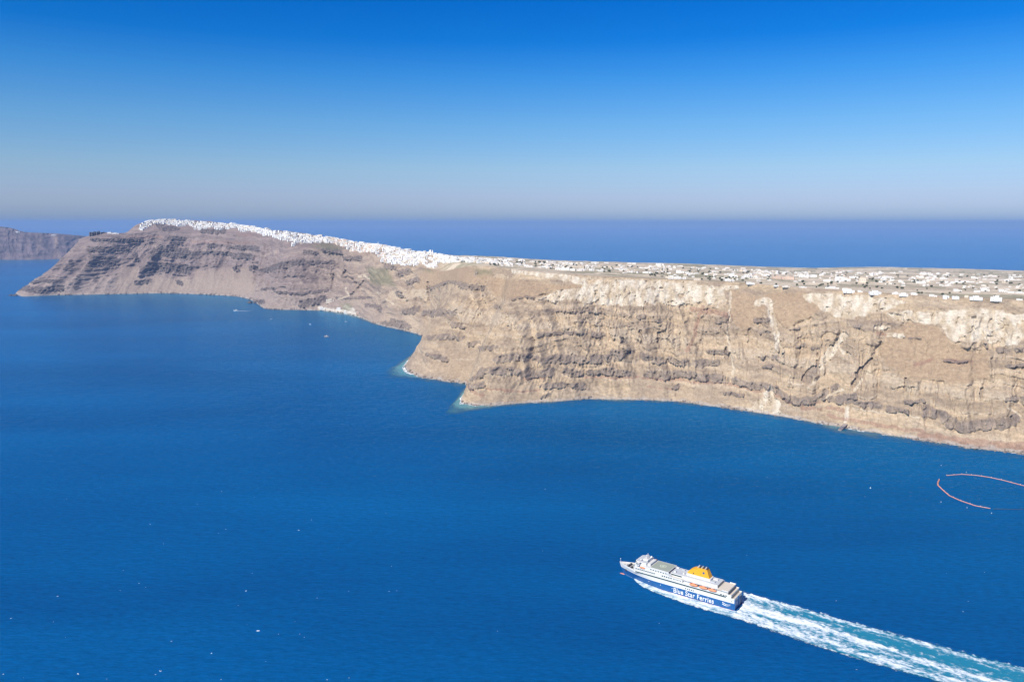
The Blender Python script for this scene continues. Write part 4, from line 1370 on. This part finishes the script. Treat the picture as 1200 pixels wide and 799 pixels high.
t1 = tier(-57, 42, 10.05, 10.4, 13.2, None)
t2a = tier(-10, 41.6, 9.95, 13.2, 16.0, None)
t2b = tier(-53.6, -10.3, 8.6, 13.2, 16.0, None, rf=.5, rake=0)
MB().box(-60, -53.7, -9.6, 9.6, 10.4, 10.44).build('aft_deck', SBEIGE, ferry)
MB().box(-57, -53.7, -9.9, 9.9, 13.2, 13.24).build('terrace_deck', SBEIGE, ferry)
t3f = tier(4, 41.2, 9.6, 16.0, 18.8, SMID)
t3m = tier(-43, 3.7, 7.4, 16.0, 18.8, SMID, rf=.6, rake=0)
MB().box(-54.0, -43.2, -9.9, 9.9, 15.9, 16.06).build('sun_deck', SBEIGE, ferry)
MB().box(-43, -10.2, 8.62, 10.0, 15.8, 16.02).box(-43, -10.2, -10.0, -8.62, 15.8, 16.02).build('boat_deck', SW, ferry)
MB().box(-10, 3.6, 7.5, 9.8, 16.0, 16.05).box(-10, 3.6, -9.8, -7.5, 16.0, 16.05).build('side_deck', SBEIGE, ferry)
# after bulkheads with dark recessed openings, one per terrace
for x, hw, z0, z1 in ((-43.02, 7.2, 16.4, 18.2), (-53.64, 8.2, 13.6, 15.4), (-57.03, 9.6, 10.8, 12.6)):
    MB().box(x - .06, x, -hw, hw, z0, z1).build('window', SGLASS, ferry)
for x, hw, z in ((-54, 9.9, 16.06), (-57, 9.9, 13.24), (-60, 9.7, 10.44)):
    b = MB()
    b.box(x, x + .15, -hw, hw, z, z + 1.0)
    for s_ in (1, -1): b.box(x + .15, x + 6, s_ * hw - .15 * (s_ > 0), s_ * hw + .15 * (s_ < 0), z, z + 1.0)
    b.build('bulwark', SW, ferry)
# promenade window band and cabin windows
for s_ in (1, -1):
    y = s_ * 10.05
    MB().box(-52, 38.6, min(y, y + s_ * .06), max(y, y + s_ * .06), 10.75, 11.85).build('window_band', SGLASS, ferry)

    def win(x, y_, z, w_=1.3, h_=1.1, mat=SGLASS):
        a, c_ = sorted((y_, y_ + s_ * .06))
        MB().box(x - w_ / 2, x + w_ / 2, a, c_, z, z + h_).build('window', mat, ferry)
    for i in range(10): win(19 + i * 2.1, s_ * 9.95, 13.9)
    for i in range(5): win(1.5 + i * 2.2, s_ * 9.95, 13.8)
    for i in range(6): win(-8 + i * 1.4, s_ * 9.95, 14.0, .7, .7)
    for i in range(5): win(-13.5 - i * 1.9, s_ * 10.2, 8.2, 1.1, .8)
    for i in range(7): win(7 + i * 2.6, s_ * 9.6, 16.9, 1.4, .9)
    for i in range(3): win(-47.5 - i * 2.4, s_ * 10.05, 12.1, 1.6, .8)
    for i in range(6): win(-57.5 + i * 1.2, s_ * 9.98, 8.6, .7, .6)
    for x in (24, 12, 0): win(x, s_ * 10.2, 4.6 if x < 20 else 4.9, .7, .7, SW)
    # long railing lines of the open side decks
    b = MB()
    for z in (16.6, 17.05): b.tube([(-43, s_ * 9.95, z), (3.8, s_ * 9.95, z)], .07, 5)
    for i in range(20): b.tube([(-43 + i * 2.46, s_ * 9.95, 16), (-43 + i * 2.46, s_ * 9.95, 17.05)], .06, 4)
    b.build('railing', SW, ferry)
    MB().box(-8, 2.5, *sorted((s_ * 7.4, s_ * 7.46)), 16.9, 18.0).build('window_band', SGLASS, ferry)
    # black strip painted for the shade behind the lifeboats, then davits and boats
    MB().box(-42, -17, *sorted((s_ * 8.6, s_ * 8.66)), 13.5, 15.6).build('boat_shade_strip', SBLACK, ferry)
    for xb in (-21.0, -30.5, -39.0):
        b = MB()
        n = 10
        secs = []
        for i in range(n + 1):
            t_ = i / n * 2 - 1; wd_ = 1.55 * max(0, 1 - abs(t_) ** 2.6) ** .6 + .03
            secs.append([(xb + 4.1 * t_, s_ * 10.0 + wd_ * math.cos(a), 14.2 + (1.0 if math.sin(a) > 0 else 1.25) * math.sin(a) * (.35 + .65 * wd_ / 1.58)) for a in [6.2832 * k / 10 for k in range(10)]])
        for i in range(n):
            b.add(secs[i] + secs[i + 1], [(k, (k + 1) % 10, 10 + (k + 1) % 10, 10 + k) for k in range(10)])
        lb = b.build('lifeboat', SORG, ferry, True)
        MB().box(xb - 1.2, xb + 1.0, s_ * 10 - .7, s_ * 10 + .7, 15.0, 15.7).build('cabin', SORG, lb)
        for dx in (-3.2, 3.2):
            MB().tube([(xb + dx, s_ * 8.7, 13.2), (xb + dx, s_ * 9.0, 16.2), (xb + dx, s_ * 10.3, 16.4), (xb + dx, s_ * 10.3, 15.1)], .16, 6).build('davit', SW, ferry)
    rb = MB()
    rb.ball((31.5, s_ * 9.9, 16.9), 3.2, 1.0, .8, 12, 6)
    rb.build('rescue_boat', SORG, ferry, True)
# bridge
br = MB().prism(rounded(28, 40.6, 8.4, 2.5), 18.8, 21.6, 0, [(x - .7 * (x > 38), y) for x, y in rounded(28, 40.6, 8.4, 2.5)]).build('bridge', SW, ferry)
MB().box(34.2, 37.6, -11.6, -8.3, 18.8, 21.2).box(34.2, 37.6, 8.3, 11.6, 18.8, 21.2).build('bridge_wing', SW, br)
MB().prism([(x * 1.0 + .08 * (x > 34), y * 1.006) for x, y in rounded(33, 40.6, 8.4, 2.5)], 19.9, 20.9).box(34.6, 37.2, 11.6, 11.66, 19.9, 20.9).box(34.6, 37.2, -11.66, -11.6, 19.9, 20.9).box(37.6, 37.66, -11.3, -8.4, 19.9, 20.9).box(37.6, 37.66, 8.4, 11.3, 19.9, 20.9).build('bridge_window', SGLASS, br)
MB().prism([(x * .985 + .4, y * .96) for x, y in rounded(28, 40.0, 8.4, 2.5)], 21.6, 21.65).build('bridge_roof', SMID, br)
b = MB().tube([(31, 0, 21.6), (30.6, 0, 28.5)], [.5, .15], 8).box(30.2, 31.0, -2.6, 2.6, 25.0, 25.2).box(29.5, 31.6, -.9, .9, 23.4, 23.6)
b.build('mast', SW, ferry)
MB().box(30.6, 31.0, -2.0, 2.0, 26.2, 26.5).build('radar_scanner', SW, ferry)
for x, y, r in ((29, 4.6, 1.2), (29, -4.6, 1.2), (35, 5.5, .8)):
    MB().tube([(x, y, 21.6), (x, y, 22.3)], .4, 8).ball((x, y, 22.3 + r * .7), r, r, r, 12, 8).build('radar_dome', SW, ferry, True)
MB().box(28.4, 33.8, -3.4, 3.4, 21.65, 23.2).build('wheelhouse_casing', SW, ferry)
MB().box(24.5, 27.8, -6.5, 6.5, 18.8, 21.0).build('forward_casing', SW, ferry)
MB().box(25.2, 27.4, -9.5, -7.2, 18.8, 19.9).build('life_raft_rack', SORG, ferry)
# helideck with painted circle
hp = MB().box(4.6, 24.0, -9.5, 9.5, 18.85, 19.35).build('helideck', SW, ferry)
MB().box(5.1, 23.5, -9.0, 9.0, 19.35, 19.38).build('deck_surface', SHELI, hp)
ci = MB()
for r0, r1, z in ((2.6, 3.1, 19.40),):
    vs = [((14.4 + r * math.cos(a)), r * math.sin(a), z) for r in (r0, r1) for a in [6.2832 * k / 32 for k in range(32)]]
    ci.add(vs, [(k, (k + 1) % 32, 32 + (k + 1) % 32, 32 + k) for k in range(32)])
ci.box(13.0, 15.8, -1.2, -.7, 19.39, 19.41).box(13.0, 15.8, .7, 1.2, 19.39, 19.41).box(14.15, 14.65, -.7, .7, 19.39, 19.41)
ci.build('landing_mark', plain('pale_marking', (.62, .68, .48), .8, .05, .5), hp)
MB().box(3.3, 4.5, -5.0, 8.6, 18.81, 19.0).build('vent_slot', SBLACK, ferry)
for s_ in (1, -1):
    MB().box(1.5, 6.5, *sorted((s_ * 9.62, s_ * 9.7)), 16.3, 18.2).build('side_opening', SMID, ferry)
# mid-roof fittings
for x, y, w_, d_, h_ in ((0, 4, 2, 2, 1.2), (-5, -4, 3, 2, .9), (-8.5, 3.5, 1.5, 1.5, 1.4), (-37, 3.0, 4, 3, .8), (-37, -3.2, 5, 3, 1.0), (1.5, -5.5, 2.4, 1.6, 1.0)):
    MB().box(x - w_ / 2, x + w_ / 2, y - d_ / 2, y + d_ / 2, 18.84, 18.84 + h_).build('roof_vent', SW if h_ > .95 else SMID, ferry)
# funnel
fb = MB().prism(rounded(-34.8, -10.6, 4.2, 1.5, 1.0), 18.84, 21.0).build('funnel_base', SW, ferry)
prof = [(x, 21 + (z - 21) * .76) for x, z in [(-11.6, 21.0), (-12.4, 23.2), (-14.2, 25.6), (-16.8, 27.8), (-19.8, 29.4), (-22.5, 30.2), (-26.5, 30.4), (-30.6, 29.9), (-32.0, 25.6), (-33.6, 21.0)]]
fn = MB()
hwz = lambda z: 3.5 - .11 * (z - 21)
n = len(prof)
fn.add([(x, hwz(z), z) for x, z in prof] + [(x, -hwz(z), z) for x, z in prof],
       [tuple(range(n)), tuple(range(2 * n - 1, n - 1, -1))] + [(i, (i + 1) % n, n + (i + 1) % n, n + i) for i in range(n)])
funnel = fn.build('funnel', SYEL, ferry)
for i in range(6):
    for s_ in (1, -1):
        x = -21.0 - i * 1.7
        MB().tube([(x, s_ * 1.2, 27.0), (x - .8, s_ * 1.2, 29.6)], [.5, .5], 8).build('exhaust_pipe', SBLACK if i % 2 else SMID, funnel)
for s_ in (1, -1):
    y = s_ * (hwz(24.8) + .05)
    b = MB(); ni = 8
    vs = [(-27.5 + (1.45 if k % 2 == 0 else .75) * math.sin(6.2832 * k / 16), s_ * (hwz(24.8 + (1.45 if k % 2 == 0 else .75) * math.cos(6.2832 * k / 16)) + .06), 24.8 + (1.45 if k % 2 == 0 else .75) * math.cos(6.2832 * k / 16)) for k in range(16)]
    b.add(vs + [(-27.5, y + s_ * .06, 24.8)], [(k, (k + 1) % 16, 16) for k in range(16)])
    b.build('emblem', SBLUE, funnel)
    MB().box(-18.2, -17.2, *sorted((s_ * hwz(22.2), s_ * (hwz(22.2) + .08))), 21.6, 22.8).build('door', SBLACK, funnel)
# stern: transom with ramps, side pillars
MB().box(-60.25, -60.0, -9.6, 9.6, .9, 7.0).build('transom', SDARK, ferry)
for y in (-4.4, 4.4):
    MB().box(-60.45, -60.25, y - 3.4, y + 3.4, 1.2, 8.4).build('stern_ramp', SBLUE if y > 0 else SDARK, ferry)
for y in (-9.3, 0, 9.3):
    MB().box(-60.8, -60.0, y - .55, y + .55, .9, 10.4).build('stern_post', SBLUE, ferry)
MB().box(-62.2, -60.0, -9.6, 9.6, .15, .75).build('stern_platform', SBLUE, ferry)
# lettering on both sides of the hull
for s_ in (1, -1):
    cu = bpy.data.curves.new('hull_lettering', 'FONT')
    cu.body = 'Blue Star Ferries'; cu.size = 6; cu.extrude = .02; cu.offset = .12; cu.space_character = 1.08
    to = bpy.data.objects.new('hull_lettering', cu); col.objects.link(to)
    bpy.context.view_layer.update()
    dg = bpy.context.evaluated_depsgraph_get()
    me = bpy.data.meshes.new_from_object(to.evaluated_get(dg))
    bpy.data.objects.remove(to); bpy.data.curves.remove(cu)
    co = np.array([v.co[:] for v in me.vertices])
    wx_ = co[:, 0].max() - co[:, 0].min(); x0_ = co[:, 0].min()
    cap = co[:, 1].max()
    Lx, Lz = 39.5, 4.7
    for v, c_ in zip(me.vertices, co):
        fx_ = (c_[0] - x0_) / wx_ * Lx; fz_ = c_[1] / cap * Lz
        v.co = ((-1.5 - fx_) if s_ > 0 else (-41 + fx_), s_ * (10.24 + .04 * (c_[2] > 0)), 1.75 + fz_)
    me.materials.clear(); me.materials.append(SW)
    to = bpy.data.objects.new('hull_lettering', me); col.objects.link(to); to.parent = ferry
    sw = MB()
    for i in range(2):
        pts = [(-49 - 1.1 * k, s_ * 10.24, 5.8 - i * 1.7 - 1.6 * math.sin(k * .42) * .8 + .35 * k * (i == 1) * .4) for k in range(8)]
        vs = [(x, y, z + d_ * (.45 - .05 * k)) for d_ in (1, -1) for k, (x, y, z) in enumerate(pts)]
        sw.add(vs, [(k, k + 1, 9 + k, 8 + k) for k in range(7)])
    sw.build('wave_emblem', SW, ferry)

# ------------------------------------------------------------------ wake of the ferry
WAKE = layer_mat('wake_foam', (.008, .185, .295), (.76, .81, .82), .7, .42, (1, 1.0, 1), contrast=.3, bump=.6, soft=.46)


def edge(pts, n, ext=0):
    Pp = np.array([on_z(*p) for p in pts])
    if ext:
        dv = Pp[-1] - Pp[-2]; Pp = np.vstack([Pp, Pp[-1] + dv / np.linalg.norm(dv) * ext])
    s_ = np.concatenate([[0], np.cumsum(np.linalg.norm(np.diff(Pp, axis=0), axis=1))])
    t_ = np.linspace(0, s_[-1], n)
    return np.stack([np.interp(t_, s_, Pp[:, k]) for k in range(3)], 1), t_


def w7(p): return [(840 + x / 3.3333, 660 + y / 3.3333) for x, y in p]
def w6(p): return [(710 + x / 6.6667, 630 + y / 6.6667) for x, y in p]


NEAR = w7([(60, 211), (150, 240), (330, 303), (420, 333), (600, 388), (800, 443), (870, 463), (1000, 500), (1200, 556)])
FAR = w7([(105, 113), (200, 140), (330, 175), (450, 210), (600, 250), (650, 265), (800, 305), (950, 345), (1100, 385), (1200, 408)])
MIDL = w7([(100, 168), (260, 208), (400, 248), (560, 303), (700, 345), (850, 398), (1000, 440), (1200, 494)])
n = 620
eN, tN = edge(NEAR, n, 320); eF, tF = edge(FAR, n, 320); eM, tM = edge(MIDL, n, 320)
# across: 0 near edge .. .5 centre .. 1 far edge (with a margin outside both)
vv = np.linspace(-.14, 1.14, 90)
WP = np.zeros((n, 90, 3))
for j, v in enumerate(vv):
    if v < .5: WP[:, j] = eN + (eM - eN) * (v / .5)
    else: WP[:, j] = eM + (eF - eM) * ((v - .5) / .5)
AL = tN[:, None] * np.ones((1, 90)); VV = vv[None] * np.ones((n, 1))
wid = np.linalg.norm(eF - eN, axis=1)[:, None]
cr = VV * wid
age = AL / AL.max()
bil = fbm(AL / 6, cr / 5, 111, 5, .62); bil2 = fbm(AL / 24, cr / 7, 112, 4); st2 = fbm(AL / 60, cr / 3.2, 113, 3)
eg = np.minimum(VV, 1 - VV) * wid / 5.0
cover = .5 + .9 * np.clip(eg, -1, 1) + .5 * bil
cen = np.exp(-((VV - .5) / (.085 + .02 * np.sin(AL / 30))) ** 2)
nearb = np.exp(-((VV - .16) / .17) ** 2); farb = np.exp(-((VV - .93) / .07) ** 2)
fo_ = .13 + (.62 - .02 * age) * cen + (.36 - .12 * age) * nearb + (.34 - .14 * age) * farb + .30 * np.exp(-AL / 45) + .10 * (1 - age) - .06 * age
lowz = np.exp(-((VV - .72) / .12) ** 2)
fo_ = fo_ - lowz * (.16 + .12 * age) + .55 * bil + .36 * bil2 + .22 * st2 - .05
WP[..., 2] = .35 + np.clip(.5 * bil + .6 * np.clip(fo_, 0, 1), -.1, 1.2) * (.9 - .5 * age)
wo = grid_mesh('wake', WP, WAKE, attrs={'cover': cover, 'foam': fo_})
tag(wo, 'foaming white and turquoise wake trailing behind the ferry', 'wake', kind='stuff')

# bow wave along the hull, both sides
OUT = w6([(180, 272), (200, 300), (235, 345), (300, 393), (400, 432), (500, 470), (600, 510), (700, 540), (800, 568), (866, 590), (1000, 625), (1166, 672)])
eo, to_ = edge(OUT, 300)
Mw = Matrix.Translation(ferry.location) @ Matrix.Rotation(hd, 4, 'Z') @ Matrix.Scale(FS, 4)
Mi = Mw.inverted()
loc = np.array([Mi @ Vector(p) for p in eo])
for s_ in (1, -1):
    vv2 = np.linspace(-.1, 1.25, 40)
    BP = np.zeros((300, 40, 3))
    for i in range(300):
        x = loc[i, 0]; yi = hb(min(x, 56), 0) - .8 if x > -60 else 9.0
        yo = max(loc[i, 1], yi + 1.0)
        if s_ < 0: yo = yi + (yo - yi) * .55
        for j, v in enumerate(vv2):
            BP[i, j] = Mw @ Vector((x, s_ * (yi + (yo - yi) * max(v, -.1)), 0))
    ALb = to_[:, None] * np.ones((1, 40)); Vb = vv2[None] * np.ones((300, 1))
    wd_ = np.abs(loc[:, 1] - 10)[:, None]
    n1_ = fbm(ALb / 7, Vb * wd_ / 6, 121 + s_, 4); n2_ = fbm(ALb / 26, Vb * wd_ / 5, 123 + s_, 3)
    cv_ = -1.2 * sstep(.9, 1.0, ALb / ALb.max()) + .62 + 1.6 * np.clip((1 - Vb) * 2.5, -1, .4) + .55 * n1_
    fm_ = .72 - .28 * np.clip(Vb, 0, 1) ** 3 + .35 * n1_ + .35 * n2_ - .25 * sstep(60, 140, ALb) * np.exp(-((Vb - .25) / .15) ** 2)
    BP[..., 2] = .45 + np.clip(.35 + .5 * n1_, 0, 1.2) * (.4 + 1.3 * np.exp(-ALb / 25)) * (1 - np.clip(Vb - .8, 0, .3) * 2.5)
    bo = grid_mesh('bow_wave', BP, WAKE, attrs={'cover': cv_, 'foam': fm_})
    tag(bo, 'broad white bow wave along the ' + ('near side of the ferry' if s_ > 0 else 'far side of the ferry'), 'bow wave', kind='stuff')

# small whitecaps on open water
wc = MB()
R2 = random.Random(5)
spots = [(302, 739, .95), (188, 786, .5), (92, 789, .45), (3, 789, .5), (248, 765, .5), (350, 621, .5), (288, 692, .45), (265, 620, .4), (13, 724, .45)]
spots += [(R2.uniform(0, 1200) if R2.random() < .5 else R2.uniform(0, 480), 380 + 420 * R2.random() ** .6, R2.uniform(.12, .32)) for _ in range(75)]
for px, py, s_ in spots:
    P = on_z(px, py, .15)
    if px > 470 and py < 560: continue
    for _ in range(R2.randint(1, 3)):
        a = R2.uniform(-.4, .2)
        L0, W0 = s_ * R2.uniform(.8, 2.0), s_ * R2.uniform(.3, .8)
        ox, oy = R2.uniform(-2, 2) * s_, R2.uniform(-1, 1) * s_
        pts = []
        for k_ in range(8):
            t_ = 6.2832 * k_ / 8; r = R2.uniform(.7, 1.2)
            x, y = L0 * r * math.cos(t_), W0 * r * math.sin(t_)
            pts.append((P[0] + ox + x * math.cos(a) - y * math.sin(a), P[1] + oy + x * math.sin(a) + y * math.cos(a), R2.uniform(.1, .3)))
        wc.add(pts + [(P[0] + ox, P[1] + oy, .6 * s_ + .2)], [(k_, (k_ + 1) % 8, 8) for k_ in range(8)])
wco = wc.build('whitecaps', plain('whitecap_foam', (.7, .74, .75), .9, .05, 1))
tag(wco, 'scattered tiny whitecaps on the open water', 'whitecaps', kind='stuff')

# ------------------------------------------------------------------ floating boom ring at the right edge
BOOMW = plain('boom_pale_float', (.55, .36, .29), .7, .1, .4)
BOOMO = plain('boom_orange_skirt', (.50, .15, .08), .7, .15, .4)


def w8(p): return [(1080 + x / 8.875, 530 + y / 8.875) for x, y in p]


def boom(pts, label):
    Pp, t_ = edge(pts, 60)
    Pp[:, 2] = .35
    root = empty('floating_boom', tuple(Pp[0]))
    rel = Pp - Pp[0]
    MB().tube([tuple(p) for p in rel], .42, 8).build('float_tube', BOOMW, root, True)
    sk = MB()
    nrm_ = np.gradient(rel, axis=0); nrm_ = np.stack([-nrm_[:, 1], nrm_[:, 0], 0 * nrm_[:, 0]], 1); nrm_ /= np.linalg.norm(nrm_, axis=1)[:, None]
    for s_ in (1, -1):
        sk.tube([tuple(p) for p in rel + nrm_ * s_ * .72 - np.array([0, 0, .15])], .3, 6)
    sk.build('float_skirt', BOOMO, root, True)
    for i in range(0, 60, 6):
        MB().ball(tuple(rel[i] + np.array([0, 0, .6])), .65, .65, .5, 8, 6).build('buoy', BOOMW, root, True)
    tag(root, label, 'floating boom', 'pieces of the floating boom ring')


boom(w8([(260, 240), (340, 233), (420, 228), (560, 238), (700, 258), (850, 290), (1000, 330), (1065, 347), (1200, 390)]), 'long pale and orange floating boom forming the far arc of the ring')
boom(w8([(182, 283), (168, 318), (170, 342), (220, 390), (290, 450), (400, 500), (560, 555), (715, 583)]), 'curved pale floating boom forming the near arc of the ring')
BU_ME = MB().ball((0, 0, .2), .7, .7, .7, 10, 8).tube([(0, 0, .6), (0, 0, 1.7)], .12, 6).mesh('buoy', SW, True)
for px, py, lb in [(203, 136, 'small pinkish buoy floating behind the boom ring'), (202, 515, 'small white buoy just left of the near arc of the boom ring'),
                   (473, 575, 'small white buoy in front of the near arc of the boom ring'), (728, 632, 'small white buoy in front of the open end of the near boom'),
                   (465, 207, 'small white buoy behind the far arc of the boom ring')]:
    x, y = w8([(px, py)])[0]
    o = bpy.data.objects.new('buoy', BU_ME); col.objects.link(o); o.location = tuple(on_z(x, y)); o.scale = (.7,) * 3
    tag(o, lb, 'buoy')
o = bpy.data.objects.new('buoy', BU_ME); col.objects.link(o); o.location = tuple(on_z(1020, 572)); o.scale = (1.2,) * 3
tag(o, 'lone white buoy on open water left of the boom ring', 'buoy')
x0_, x1_ = on_z(*w8([(745, 590)])[0]), on_z(*w8([(1200, 592)])[0])
rp_ = MB().tube([tuple(x0_ * (1 - t_) + x1_ * t_ + np.array([0, .5 * math.sin(t_ * 9), .12])) for t_ in np.linspace(0, 1, 20)], .3, 6).build('mooring_rope', SBLACK)
tag(rp_, 'thin dark mooring rope floating right of the near boom', 'rope')

# ------------------------------------------------------------------ small boats
def boat(px, py, L_, rz, label, cabin=True, wake=0, hullmat=SW):
    P = on_z(px, py)
    root = empty('motor_boat', tuple(P), rz)
    b = MB(); n = 10; rows_ = []
    for i in range(n + 1):
        t_ = i / n
        w_ = L_ * .16 * (1 - max(0, (t_ - .45) / .55) ** 2)
        rows_.append([(L_ * (t_ - .5), -w_, L_ * .1 + L_ * .03 * t_), (L_ * (t_ - .5), -w_ * .7, -.3), (L_ * (t_ - .5), w_ * .7, -.3), (L_ * (t_ - .5), w_, L_ * .1 + L_ * .03 * t_)])
    for i in range(n):
        b.add(rows_[i] + rows_[i + 1], [(0, 1, 5, 4), (1, 2, 6, 5), (2, 3, 7, 6), (3, 0, 4, 7)])
    b.add(rows_[0], [(0, 1, 2, 3)])
    b.build('hull', hullmat, root)
    if cabin:
        MB().box(-L_ * .18, L_ * .12, -L_ * .09, L_ * .09, L_ * .1, L_ * .24).build('cabin', SW, root)
        MB().box(-L_ * .1, L_ * .126, -L_ * .094, L_ * .094, L_ * .155, L_ * .2).build('window', SGLASS, root)
    MB().tube([(-L_ * .02, 0, L_ * .1), (-L_ * .02, 0, L_ * .5)], L_ * .012, 5).build('mast', SW, root)
    tag(root, label, 'boat')
    if wake:
        n = 40; Wp = np.zeros((n, 9, 3))
        c_, s_ = math.cos(rz), math.sin(rz)
        for i in range(n):
            for j in range(9):
                x = -L_ * .4 - wake * i / n; y = (j / 8 - .5) * (L_ * .3 + wake * .12 * i / n)
                Wp[i, j] = (P[0] + x * c_ - y * s_, P[1] + x * s_ + y * c_, .3)
        vv_ = np.abs(np.linspace(-1, 1, 9))[None] * np.ones((n, 1))
        fd = 1 - np.linspace(0, 1, n)[:, None]
        cv = .25 + .6 * fd * (1 - vv_) + .15
        ob = grid_mesh('boat_wake', Wp, WAKE, attrs={'cover': cv * fd ** .3, 'foam': cv + .2})
        tag(ob, 'thin white wake trailing right of the small boat in the far bay', 'wake', kind='stuff')


boat(276.5, 364.3, 20, math.radians(176), 'white motor boat with a short wake below the far cliffs', wake=75)
boat(382.5, 394.5, 15, math.radians(170), 'small white boat alone in the dark bay below the town', hullmat=plain('varnished_hull', (.5, .36, .25), .5, .1, .5))
boat(318, 374.2, 9, math.radians(20), 'tiny white boat off the cliff foot left of the old port', cabin=False)
boat(363.5, 380.2, 9, math.radians(-30), 'tiny white boat off the old port, left of the lone bay boat', cabin=False)
boat(405.5, 377.0, 10, math.radians(10), 'tiny white boat close to the old port quay', cabin=False)

# ------------------------------------------------------------------ sloping stone jetty at the foot of the right cliff
CONC = plain('old_concrete', (.34, .29, .25), .9, .2, .3)
CONC_SHADE = plain('shaded_concrete', (.16, .14, .15), .9, .2, .3)  # concrete darkened to carry the shade on the jetty's side
a_, b_ = on_z(984.5, 504.0), on_z(998.0, 496.0)
L0 = float(np.linalg.norm(b_ - a_)); rz = math.atan2(b_[1] - a_[1], b_[0] - a_[0])
jt = empty('jetty', tuple(a_), rz)
w_ = 3.2
MB().add([(0, -w_, -3), (L0, -w_, -3), (L0, -w_, 7.5), (L0 * .25, -w_, 4.2), (0, -w_, 1.2), (0, w_, -3), (L0, w_, -3), (L0, w_, 7.5), (L0 * .25, w_, 4.2), (0, w_, 1.2)],
         [(0, 1, 2, 3, 4), (9, 8, 7, 6, 5), (0, 5, 6, 1), (1, 6, 7, 2), (2, 7, 8, 3), (3, 8, 9, 4), (4, 9, 5, 0)]).build('wall', CONC_SHADE, jt)
MB().add([(L0 * .25, -w_ - .1, 4.25), (L0, -w_ - .1, 7.55), (L0, w_ + .1, 7.55), (L0 * .25, w_ + .1, 4.25), (L0 * .25, -w_ - .1, 4.6), (L0, -w_ - .1, 7.9), (L0, w_ + .1, 7.9), (L0 * .25, w_ + .1, 4.6)],
         [(0, 1, 2, 3), (4, 7, 6, 5), (0, 4, 5, 1), (1, 5, 6, 2), (2, 6, 7, 3), (3, 7, 4, 0)]).build('deck', CONC, jt)
MB().box(-3.5, 3.0, -2.4, 2.4, -3, .8).build('landing_step', CONC, jt)
for i in range(3):
    MB().box(L0 * (.4 + .2 * i) - .5, L0 * (.4 + .2 * i) + .5, -w_ - .35, -w_, -3, 4.6 + i * .6).build('buttress', CONC_SHADE, jt)
tag(jt, 'dark sloping stone jetty reaching into the water below the right cliff', 'jetty')
